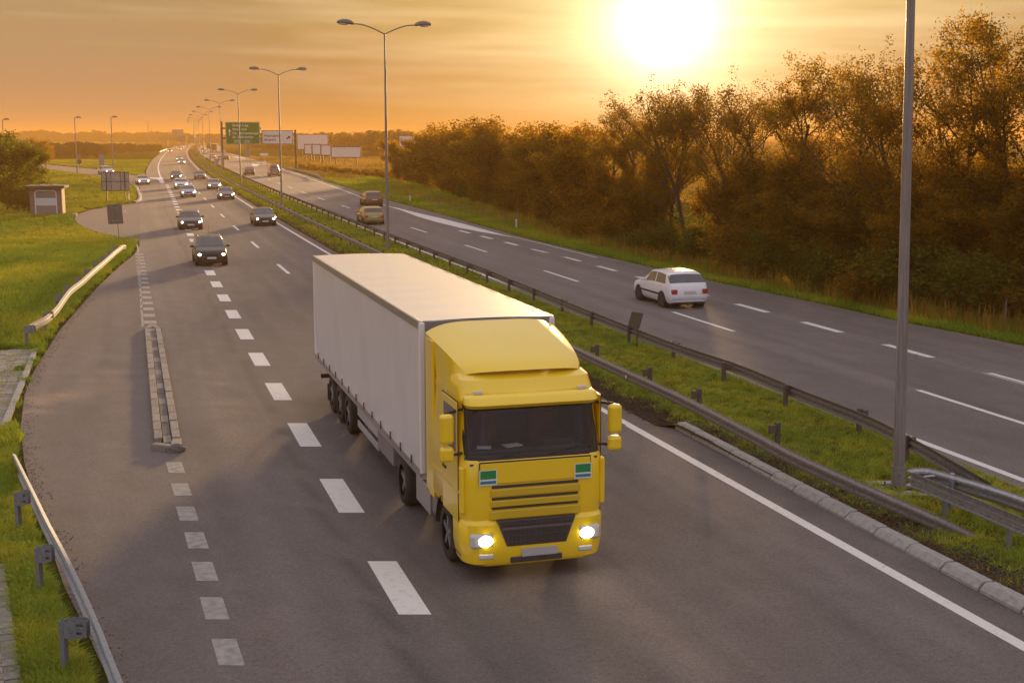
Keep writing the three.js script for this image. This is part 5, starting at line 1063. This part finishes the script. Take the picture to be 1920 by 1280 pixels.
  // doors with windows and handles
  for (const s of [-1, 1]) {
    const d = mesh('door', rbox(0.03, 2.0, 1.02, 0.012, s * (hwC + 0.004), 1.98, -0.86), Y, t);
    mesh('side_window', rbox(0.02, 0.72, 0.84, 0.008, s * (hwC + 0.012), 2.5, -0.85), M.glass, d);
    mesh('door_handle', rbox(0.035, 0.05, 0.22, 0.01, s * (hwC + 0.022), 1.72, -1.22), M.black, d);
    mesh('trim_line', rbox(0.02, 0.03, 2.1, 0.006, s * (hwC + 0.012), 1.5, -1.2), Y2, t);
    for (const k of [0, 1, 2]) mesh('step', rbox(0.16, 0.04, 0.5, 0.01, s * (hwC - 0.1), 0.42 + 0.3 * k, -0.55 - 0.02 * k), grey, t);
    mesh('corner_deflector', rbox(0.09, 0.8, 0.12, 0.04, s * (hwC - 0.02), 1.55, -0.2), Y, t);
    // mirrors on arms
    const arm = mesh('mirror_arm', merge(bar(V(s * 1.15, 2.85, -0.45), V(s * 1.46, 2.82, -0.3), 0.025), bar(V(s * 1.18, 2.15, -0.3), V(s * 1.46, 2.12, -0.28), 0.025)), M.black, t);
    mesh('mirror', rbox(0.24, 0.5, 0.16, 0.07, s * 1.46, 2.58, -0.24, 3), Y, arm); mesh('mirror', rbox(0.24, 0.26, 0.16, 0.07, s * 1.46, 2.16, -0.24, 3), Y, arm);
    mesh('mirror_glass', merge(box(0.19, 0.42, 0.01, s * 1.46, 2.58, -0.325), box(0.19, 0.2, 0.01, s * 1.46, 2.16, -0.325)), M.lampOff, arm);
  }
  // front panel: recessed grooves between yellow slats, dark lower grille, bumper
  mesh('upper_grille', merge(rbox(1.5, 0.05, 0.03, 0.01, 0, 1.60, -0.052), rbox(1.5, 0.04, 0.03, 0.01, 0, 1.40, -0.052), rbox(1.5, 0.04, 0.03, 0.01, 0, 1.24, -0.052)), grey, t);
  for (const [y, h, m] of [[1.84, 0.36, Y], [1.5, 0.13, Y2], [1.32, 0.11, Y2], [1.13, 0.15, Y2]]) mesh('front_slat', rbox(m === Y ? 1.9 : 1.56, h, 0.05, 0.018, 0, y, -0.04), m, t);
  mesh('grille_opening', (() => { const q = new THREE.Shape(); q.moveTo(-0.66, 1.03); q.lineTo(0.66, 1.03); q.lineTo(0.5, 0.62); q.lineTo(-0.5, 0.62); q.closePath(); return new THREE.ExtrudeGeometry(q, { depth: 0.06, bevelEnabled: true, bevelSize: 0.02, bevelThickness: 0.015, bevelSegments: 2 }).translate(0, 0, -0.03); })(), grey, t);
  mesh('grille_bar', rbox(1.2, 0.05, 0.05, 0.015, 0, 0.9, 0.04), std(RGB(0.10, 0.09, 0.09), { roughness: 0.4 }), t);
  mesh('bumper', shell([[0.26, 1.1, -0.06, -0.6, 0.3], [0.32, 1.2, 0.0, -0.75, 0.34], [0.6, 1.25, 0.03, -0.8, 0.36], [0.98, 1.25, 0.0, -0.8, 0.34], [1.04, 1.22, -0.06, -0.78, 0.32]]), Y, t);
  mesh('lower_intake', rbox(0.9, 0.1, 0.05, 0.02, 0, 0.36, 0.01), grey, t);
  mesh('number_plate', rbox(0.62, 0.14, 0.02, 0.006, 0.05, 0.48, 0.045), std(RGB(0.45, 0.45, 0.46), { roughness: 0.5 }), t);
  for (const s of [-1, 1]) {
    const h = mesh('headlight', rbox(0.4, 0.26, 0.2, 0.07, s * 0.93, 0.72, -0.055, 3), M.lampOff, t); h.rotation.y = 0;
    mesh('headlight_bulb', new THREE.SphereGeometry(0.1, 14, 10).scale(1.25, 0.95, 0.35).translate(s * 0.88, 0.72, 0.04), std(RGB(0.9, 0.9, 0.88), { emissive: RGB(1, 0.92, 0.7), emissiveIntensity: 9 }), h);
    mesh('fog_lamp', rbox(0.26, 0.1, 0.06, 0.03, s * 0.86, 0.45, 0.0), M.lampOff, t);
    const st = mesh('sticker', gridGeometry(2, 2, (i, j) => [s * 0.82 + (j - 0.5) * 0.3, 1.78 + (i - 0.5) * 0.26, -0.012, j, i]), std(0xffffff, { map: canvasTexture(96, 84, (x, W, H) => { x.fillStyle = '#e3e8e0'; x.fillRect(0, 0, W, H); x.fillStyle = '#1f8a4c'; x.fillRect(5, 5, W - 10, H * 0.55); x.fillStyle = '#2f7fa0'; x.fillRect(5, H * 0.72, W - 10, H * 0.2); }), roughness: 0.5 }), t);
  }
  // chassis, tank, wheels
  mesh('chassis', merge(box(0.9, 0.3, 6.2, 0, 0.85, -3.4), box(2.3, 0.12, 1.2, 0, 0.95, -3.3)), M.black, t);
  const [tyF, rimF] = wheelGeos(0.51, 0.33), [tyD] = wheelGeos(0.51, 0.62);
  const truckWheel = (x, z, dual, parent) => { const w = mesh('wheel', dual ? tyD : tyF, M.rubber, parent); w.position.set(x, 0.51, z); w.rotation.y = x > 0 ? 0 : Math.PI; const r = mesh('rim', rimF, M.rim, w); r.position.x = dual ? 0.12 : 0; return w; };
  for (const s of [-1, 1]) {
    truckWheel(s * 1.04, -1.36, false, t); truckWheel(s * 0.93, -4.95, true, t);
    mesh('mudguard', merge(new THREE.CylinderGeometry(0.62, 0.62, 0.5, 20, 1, true, 0, Math.PI).rotateZ(Math.PI / 2).rotateX(0).translate(s * 1.0, 0.51, -1.36)), M.black, t);
    mesh('mudguard', box(0.64, 0.03, 1.25, s * 0.93, 1.08, -4.95), M.black, t);
    mesh('fuel_tank', rbox(0.55, 0.58, 1.3, 0.12, s * 0.92, 0.72, -3.1, 3), alu, t);
    mesh('side_skirt', rbox(0.04, 0.5, 1.15, 0.015, s * 1.21, 0.72, -3.1), std(RGB(0.42, 0.40, 0.40), { metalness: 0.4, roughness: 0.45 }), t);
  }
  // trailer
  const TL = 13.75, tz = -3.0, hw = 1.285, y0 = 1.12, y1 = 3.95;
  const tr = mesh('trailer', merge(box(2 * hw - 0.04, 0.18, TL - 0.04, 0, y0 - 0.02, tz - TL / 2), rbox(2 * hw - 0.06, y1 - y0 - 0.1, 0.06, 0.02, 0, (y0 + y1) / 2, tz - 0.05), rbox(2 * hw - 0.06, y1 - y0 - 0.1, 0.06, 0.02, 0, (y0 + y1) / 2, tz - TL + 0.05)), std(RGB(0.55, 0.53, 0.53), { roughness: 0.5 }), t);
  for (const s of [-1, 1]) {
    const cur = gridGeometry(16, 70, (i, j) => { const y = lerp(y0 + 0.08, y1 - 0.12, i / 15), z = tz - 0.1 - (TL - 0.2) * j / 69, k = Math.sin(i / 15 * Math.PI); return [s * (hw - 0.004 + k * (0.022 * fbm(z * 0.5, y * 0.5 + s * 9, 3) + 0.002 * Math.sin(z * 6.1))), y, z, z, y]; });
    if (s < 0) { const ix = cur.index.array; for (let i = 0; i < ix.length; i += 3) { const q = ix[i]; ix[i] = ix[i + 1]; ix[i + 1] = q; } cur.computeVertexNormals(); }
    mesh('side_curtain', cur, tarp, tr);
    mesh('top_rail', rbox(0.07, 0.16, TL, 0.02, s * (hw - 0.02), y1 - 0.06, tz - TL / 2), alu, tr);
    mesh('bottom_rail', rbox(0.05, 0.16, TL, 0.015, s * (hw - 0.005), y0 + 0.02, tz - TL / 2), alu, tr);
    mesh('front_post', rbox(0.12, y1 - y0, 0.14, 0.03, s * (hw - 0.045), (y0 + y1) / 2, tz - 0.04), roofM, tr);
    mesh('rear_post', rbox(0.12, y1 - y0, 0.14, 0.03, s * (hw - 0.045), (y0 + y1) / 2, tz - TL + 0.05), roofM, tr);
    mesh('side_guard', merge(rbox(0.04, 0.22, 2.6, 0.01, s * 1.2, 0.86, tz - 5.9), rbox(0.04, 0.16, 2.6, 0.01, s * 1.2, 0.55, tz - 5.9)), std(RGB(0.55, 0.58, 0.62), { metalness: 0.6, roughness: 0.35 }), tr);
    mesh('pallet_box', rbox(0.4, 0.5, 1.7, 0.03, s * 1.02, 0.78, tz - 3.8), std(RGB(0.22, 0.20, 0.20), { roughness: 0.6 }), tr);
    for (const k of [0, 1, 2]) truckWheel(s * 1.06, tz - 8.6 - k * 1.32, false, tr);
    for (let k = 0; k < 13; k++) mesh('strap_buckle', box(0.02, 0.16, 0.05, s * (hw + 0.028), y0 + 0.13, tz - 0.7 - k * 1.02), grey, tr);
    mesh('tail_light', rbox(0.3, 0.14, 0.05, 0.02, s * 0.9, 0.85, tz - TL - 0.03), M.tail, tr);
    mesh('mud_flap', box(0.36, 0.45, 0.015, s * 1.05, 0.42, tz - 11.9), M.black, tr);
  }
  mesh('roof', gridGeometry(40, 9, (i, j) => { const z = tz - TL * i / 39, v = j / 8 * 2 - 1; return [v * (hw - 0.01), y1 + 0.045 - 0.03 * v * v + 0.006 * Math.sin(z * 4.6), z, z, v]; }), roofM, tr);
  mesh('roof_front_edge', rbox(2 * hw - 0.14, 0.2, 0.08, 0.02, 0, y1 - 0.08, tz - 0.02), std(RGB(0.25, 0.235, 0.235), { roughness: 0.5 }), tr);
  mesh('underframe', merge(box(0.9, 0.4, TL - 2, 0, 0.82, tz - TL / 2 - 0.8), box(2.3, 0.12, 0.12, 0, 0.55, tz - TL + 0.1), box(0.1, 0.7, 0.1, -0.6, 0.6, tz - 2.5), box(0.1, 0.7, 0.1, 0.6, 0.6, tz - 2.5)), M.black, tr);
  mesh('rear_door_line', box(0.03, y1 - y0 - 0.3, 0.03, 0, (y0 + y1) / 2, tz - TL - 0.0), grey, tr);
}

// ------------------------------------------------------------------ trees and bushes: branching limbs with leaf-sized faces through the crown
function growTree(seed, o) {
  reseed(seed);
  const segs = [], tips = [];
  const grow = (p, d, len, r, lev) => {
    const n = lev === 0 ? 6 : 4; let q = p.clone(), dir = d.clone(); const nodes = [q.clone()];
    for (let i = 0; i < n; i++) {
      dir.x += rr(-1, 1) * o.crook; dir.z += rr(-1, 1) * o.crook; dir.y += rr(-0.5, 0.5) * o.crook + o.lift * (lev ? 0.09 : 0.05); dir.normalize();
      const e = q.clone().addScaledVector(dir, len / n), r0 = lerp(r, r * 0.5, i / n), r1 = lerp(r, r * 0.5, (i + 1) / n);
      segs.push([q, e, r0, r1, lev]); q = e; nodes.push(q.clone());
      if (lev === o.levels) tips.push(q.clone());
    }
    if (lev >= o.levels) return;
    if (lev === o.levels - 1) tips.push(q.clone());
    const kids = o.kids[lev];
    for (let i = 0; i < kids; i++) {
      const t = lev === 0 ? lerp(o.clear, 1, (i + rnd()) / kids) : rr(0.3, 1), x = Math.min(n - 1e-3, t * n), a = nodes[Math.floor(x)].clone().lerp(nodes[Math.floor(x) + 1], x % 1);
      const az = i * 2.4 + rr(-0.6, 0.6), tilt = rr(...o.angle), side = V(Math.cos(az), 0, Math.sin(az)), nd = dir.clone().multiplyScalar(Math.cos(tilt)).addScaledVector(side, Math.sin(tilt)).normalize();
      const l2 = lev === 0 ? o.spread * rr(0.7, 1.1) * (1 - 0.35 * Math.abs(t - 0.55)) : len * rr(0.45, 0.7);
      grow(a, nd, l2, r * (lev === 0 ? 0.42 : 0.5) * (1 - 0.4 * t * (lev ? 0 : 1)), lev + 1);
    }
  };
  grow(V(0, -0.2, 0), V(rr(-0.08, 0.08), 1, rr(-0.08, 0.08)).normalize(), o.h * o.trunk, o.r, 0);
  for (let i = 1; i < (o.stems ?? 1); i++) grow(V(rr(-0.4, 0.4), -0.2, rr(-0.4, 0.4)), V(rr(-0.5, 0.5), 1, rr(-0.5, 0.5)).normalize(), o.h * o.trunk * rr(0.6, 0.95), o.r * 0.8, 0);
  const P = [], N = [], I = [];
  for (const [a, b, r0, r1, lev] of segs) {
    const n = lev === 0 ? 7 : lev === 1 ? 5 : 3, d = b.clone().sub(a).normalize(), u = (Math.abs(d.y) < 0.9 ? V(0, 1, 0) : V(1, 0, 0)).cross(d).normalize(), w = d.clone().cross(u), s = P.length / 3;
    for (const [c, r] of [[a, r0], [b, r1]]) for (let i = 0; i < n; i++) { const an = i / n * 6.2832, q = u.clone().multiplyScalar(Math.cos(an)).addScaledVector(w, Math.sin(an)); P.push(c.x + q.x * r, c.y + q.y * r, c.z + q.z * r); N.push(q.x, q.y, q.z); }
    for (let i = 0; i < n; i++) { const j = (i + 1) % n; I.push(s + i, s + j, s + n + i, s + j, s + n + j, s + n + i); }
  }
  const trunk = new THREE.BufferGeometry();
  trunk.setAttribute('position', new THREE.Float32BufferAttribute(P, 3)); trunk.setAttribute('normal', new THREE.Float32BufferAttribute(N, 3)); trunk.setIndex(I);
  const lp = [], lc = [], li = [];
  const leaf = (c, s, tone, warm) => {
    const d = V(rr(-1, 1), rr(-0.9, 0.6), rr(-1, 1)).normalize(), u = V(rr(-1, 1), rr(-1, 1), rr(-1, 1)).cross(d).normalize(), n = d.clone().cross(u), L = s * rr(0.7, 1.3), w = L * rr(0.26, 0.4), k = lp.length / 3, f0 = L * 0.12;
    const a = c, t = c.clone().addScaledVector(d, L), l = c.clone().addScaledVector(d, L * 0.5).addScaledVector(u, w).addScaledVector(n, f0), r = c.clone().addScaledVector(d, L * 0.5).addScaledVector(u, -w).addScaledVector(n, f0);
    for (const v of [a, l, t, r]) lp.push(v.x, v.y, v.z);
    const b = tone * rr(0.86, 1.16), y = warm; for (let i = 0; i < 4; i++) lc.push(b * y, b, b);
    li.push(k, k + 1, k + 2, k, k + 2, k + 3);
  };
  const each = o.leaves / tips.length;
  for (const q of tips) { if (rnd() < (o.bare ?? 0)) continue; const m = Math.round(each * rr(0.4, 1.6)), R = o.clump * rr(0.6, 1.25), tone = rr(0.65, 1.3), warm = rr(0.88, 1.2); for (let i = 0; i < m; i++) { const v = V(rr(-1, 1), rr(-1, 1), rr(-1, 1)); if (v.lengthSq() > 1) { i--; continue; } leaf(q.clone().add(v.multiply(V(R, R * 0.75, R))), o.leaf, tone, warm); } }
  const crown = new THREE.BufferGeometry();
  crown.setAttribute('position', new THREE.Float32BufferAttribute(lp, 3)); crown.setAttribute('color', new THREE.Float32BufferAttribute(lc, 3)); crown.setIndex(li); crown.computeVertexNormals();
  crown.computeBoundingBox(); trunk.computeBoundingBox();
  const top = Math.max(crown.boundingBox.max.y, trunk.boundingBox.max.y * 0.98);
  return { trunk, crown, top };
}
const airy = { h: 10, trunk: 0.85, r: 0.17, levels: 3, kids: [11, 5, 3], spread: 3.6, angle: [0.5, 1.05], clear: 0.28, crook: 0.2, lift: 1, clump: 0.55, leaf: 0.135 };
const dense = { h: 7, trunk: 0.8, r: 0.13, levels: 2, kids: [13, 7], spread: 3.0, angle: [0.5, 1.2], clear: 0.12, crook: 0.2, lift: 1, clump: 0.72, leaf: 0.2 };
const bush = { h: 2.6, trunk: 0.8, r: 0.05, levels: 2, kids: [6, 5], spread: 1.25, angle: [0.4, 1.1], clear: 0.08, crook: 0.25, lift: 0.8, clump: 0.4, leaf: 0.13, stems: 4 };
const PROTO = {
  airy: [0, 1, 2].map((k) => growTree(100 + k, { ...airy, leaves: [17000, 14000, 10000][k], bare: [0.06, 0.15, 0.3][k] })),
  dense: [0, 1, 2, 3].map((k) => growTree(200 + k, { ...dense, leaves: 12000 })),
  bush: [0, 1, 2].map((k) => growTree(300 + k, { ...bush, leaves: 2600 })),
  bare: [growTree(400, { ...airy, leaves: 1800, bare: 0.6, kids: [12, 6, 4], r: 0.14 })],
  far: [0, 1].map((k) => growTree(500 + k, { ...dense, leaves: 1500, leaf: 0.62, clump: 0.95, kids: [9, 5] })),
};
const treeProto = {};
function tree(kind, k, label, pos, height, wide, turn, mat, group, name) {
  const key = kind + k + mat.uuid, g = PROTO[kind][k];
  let t;
  const nm = name ?? (kind === 'bush' ? 'bush' : 'tree');
  if (!treeProto[key]) {
    t = thing(nm, label, kind === 'bush' ? 'bush' : 'tree', pos, turn, group);
    mesh(kind === 'bush' ? 'stem' : 'trunk', g.trunk, M.bark, t); mesh(kind === 'bush' ? 'foliage' : 'crown', g.crown, mat, t);
    treeProto[key] = t;
  } else { t = copyOf(treeProto[key], pos, turn, label); t.userData.category = kind === 'bush' ? 'bush' : 'tree'; delete t.userData.group; if (group) t.userData.group = group; }
  const s = height / g.top; t.scale.set(s * wide, s, s * wide);
  return t;
}
{
  const baseline = table([[740, 338], [850, 372], [1000, 420], [1150, 462], [1300, 500], [1500, 550], [1700, 588], [1920, 625], [2150, 665], [2500, 720]]);
  const crest = table([[735, 262], [760, 246], [790, 236], [815, 226], [850, 221], [880, 217], [905, 222], [940, 214], [975, 222], [1005, 218], [1040, 223], [1070, 218], [1110, 224], [1150, 206], [1190, 184], [1215, 170], [1250, 150], [1290, 134], [1330, 140], [1365, 160], [1395, 152], [1440, 108], [1480, 84], [1520, 105], [1560, 72], [1600, 112], [1640, 128], [1680, 110], [1720, 92], [1760, 70], [1790, 42], [1830, 8], [1870, -4], [1920, -20], [2100, -40], [2500, -40]]);
  reseed(77);
  // crest trees: the ones that make the outline
  const marks = [[748, 'dense'], [772, 'dense'], [800, 'dense'], [828, 'dense'], [858, 'dense'], [884, 'dense'], [914, 'dense'], [944, 'dense'], [975, 'dense'], [1006, 'dense'], [1040, 'dense'], [1072, 'dense'], [1108, 'dense'], [1150, 'airy'], [1192, 'airy'], [1228, 'airy'], [1262, 'airy'], [1298, 'airy'], [1340, 'airy'], [1388, 'airy'], [1444, 'airy'], [1490, 'airy'], [1560, 'airy'], [1625, 'bare'], [1690, 'airy'], [1755, 'bare'], [1815, 'airy'], [1885, 'airy'], [1960, 'airy'], [2060, 'airy'], [2180, 'airy']];
  const NTH = ['first', 'second', 'third', 'fourth', 'fifth', 'sixth', 'seventh', 'eighth', 'ninth', 'tenth', 'eleventh', 'twelfth', 'thirteenth', 'fourteenth', 'fifteenth', 'sixteenth', 'seventeenth', 'eighteenth'], seenTrees = {};
  marks.forEach(([px, kind], i) => {
    const Z0 = -G(px, baseline(px)).z, Z = Z0 + (kind === 'dense' ? rr(4, 7) : rr(4.5, 9)), p = at(px, 300, Z).setY(-0.05), H = at(px, crest(px), Z).y * rr(0.98, 1.03);
    const k = Math.floor(rnd() * PROTO[kind].length);
    const where = px < 900 ? 'at the far left end of the belt' : px < 1150 ? 'in the low stretch left of the sun glow' : px < 1420 ? 'under the sun glow' : px < 1650 ? 'right of the sun glow' : 'at the right edge of the frame';
    const nth = NTH[seenTrees[kind] = (seenTrees[kind] ?? -1) + 1];
    tree(kind, k, kind === 'dense' ? `${nth} leafy crest tree from the left in the tree belt` : kind === 'bare' ? `${nth} thin twiggy tree with few leaves ${where}` : `${nth} tall airy tree from the left with open crown`, p, H, kind === 'dense' ? rr(0.95, 1.25) : rr(0.85, 1.05), rr(0, 6.28), i % 3 ? M.leaf : M.leafSunTint, `${kind} crest trees of the belt`);
  });
  // lower trees that close the belt, in front of and behind the crest ones
  for (let px = 752; px < 2250; px += lerp(30, 76, clamp((px - 750) / 1200))) {
    for (const row of [0, 1]) {
      if (row && px < 1500 && (rnd() < 0.35 || px > 960)) continue;
      if (!row && px > 960 && px < 1480 && rnd() < 0.3) continue;
      const Z0 = -G(px, baseline(px)).z, Z = Z0 + (row ? rr(8, 12) : rr(4, 6.5)), x = px + rr(-12, 12), p = at(x, 300, Z).setY(-0.05), full = at(x, crest(x), Z).y;
      const H = px < 1130 ? full * (row ? rr(0.72, 0.86) : rr(0.55, 0.8)) : Math.min(full * 0.72, rr(4.6, 6.8) + (row ? 1 : 0));
      const where = px < 900 ? 'at the far left end of the belt' : px < 1150 ? 'left of the sun glow' : px < 1420 ? 'under the sun glow' : px < 1650 ? 'right of the sun glow' : 'near the right frame edge';
      tree('dense', Math.floor(rnd() * 4), `low leafy tree filling the tree belt ${where}`, p, H, rr(1.05, 1.4), rr(0, 6.28), row ? M.leaf : rnd() < 0.5 ? M.leafSunTint : M.leaf, `low belt trees ${where}`);
    }
  }
  for (let px = 745; px < 2150; px += lerp(20, 58, clamp((px - 750) / 1200)) * rr(0.8, 1.2)) {
    const Z = -G(px, baseline(px)).z + rr(1.2, 3.6), p = at(px, 300, Z).setY(-0.05), where = px < 900 ? 'at the far left end of the belt' : px < 1150 ? 'left of the sun glow' : px < 1420 ? 'under the sun glow' : px < 1650 ? 'right of the sun glow' : 'near the right frame edge';
    tree('bush', Math.floor(rnd() * 3), `shrub behind the wire fence ${where}`, p, rr(1.5, 3.4), rr(1.0, 1.6), rr(0, 6.28), rnd() < 0.45 ? M.leafGreen : M.leafSunTint, `shrubs along the fence ${where}`);
  }
  // left side
  const L = [[-25, 232, 390, 136, 1.15, 'large leafy tree cut by the left frame edge'], [14, 240, 388, 140, 1.05, 'round leafy tree second from the left frame edge'], [42, 262, 380, 147, 0.95, 'smaller leafy tree at the right end of the left thicket'], [84, 250, 304, 330, 1.1, 'bushy tree farther off beside the bend of the slip road'], [64, 262, 304, 335, 1.0, 'low tree partly behind the left thicket, by the slip road']];
  L.forEach(([px, top, b, Z, w, l], i) => tree('dense', i % 4, l, at(px, 300, Z).setY(-0.05), at(px, top, Z).y, w, i * 1.3, i === 3 ? M.leafSunTint : M.leafGreen));
  for (const [px, top, Z, l] of [[22, 330, 133, 'shrub at the foot of the left thicket, left one'], [48, 338, 132, 'shrub at the foot of the left thicket, right one']]) tree('bush', 1, l, at(px, 300, Z).setY(-0.05), at(px, top, Z).y, 1.6, px, M.leafGreen);
  const hedge = (name, label, x0, x1, zFn, hFn, n, mat, wide = 1.2) => {
    const spots = []; for (let i = 0; i < n; i++) { const px = lerp(x0, x1, (i + rnd()) / n), Z = zFn(px) * rr(0.97, 1.05), p = at(px, 260, Z); const H = hFn(px) * rr(0.75, 1.15), g = PROTO.far[0]; spots.push([p.x, -0.1, p.z, H / g.top * wide, 1 / wide, rnd() * 0.6]); }
    scatter(name, label, PROTO.far[0].crown, mat, spots, 'trees');
  };
  reseed(91);
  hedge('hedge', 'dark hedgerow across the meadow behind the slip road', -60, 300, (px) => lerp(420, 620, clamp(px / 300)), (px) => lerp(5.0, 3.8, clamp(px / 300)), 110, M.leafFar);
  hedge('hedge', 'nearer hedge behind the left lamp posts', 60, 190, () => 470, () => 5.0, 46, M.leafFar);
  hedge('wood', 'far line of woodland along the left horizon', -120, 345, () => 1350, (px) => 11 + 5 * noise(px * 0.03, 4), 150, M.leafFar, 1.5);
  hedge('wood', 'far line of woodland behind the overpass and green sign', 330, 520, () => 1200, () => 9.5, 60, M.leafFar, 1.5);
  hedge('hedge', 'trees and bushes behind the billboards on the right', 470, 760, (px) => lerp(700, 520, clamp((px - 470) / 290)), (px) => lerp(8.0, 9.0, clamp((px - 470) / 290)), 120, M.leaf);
  hedge('hedge', 'low scrub edging the field below the billboards', 560, 740, (px) => lerp(300, 235, clamp((px - 560) / 180)), () => 1.1, 60, M.leafSunTint, 1.6);
}

renderer.render(scene, camera);
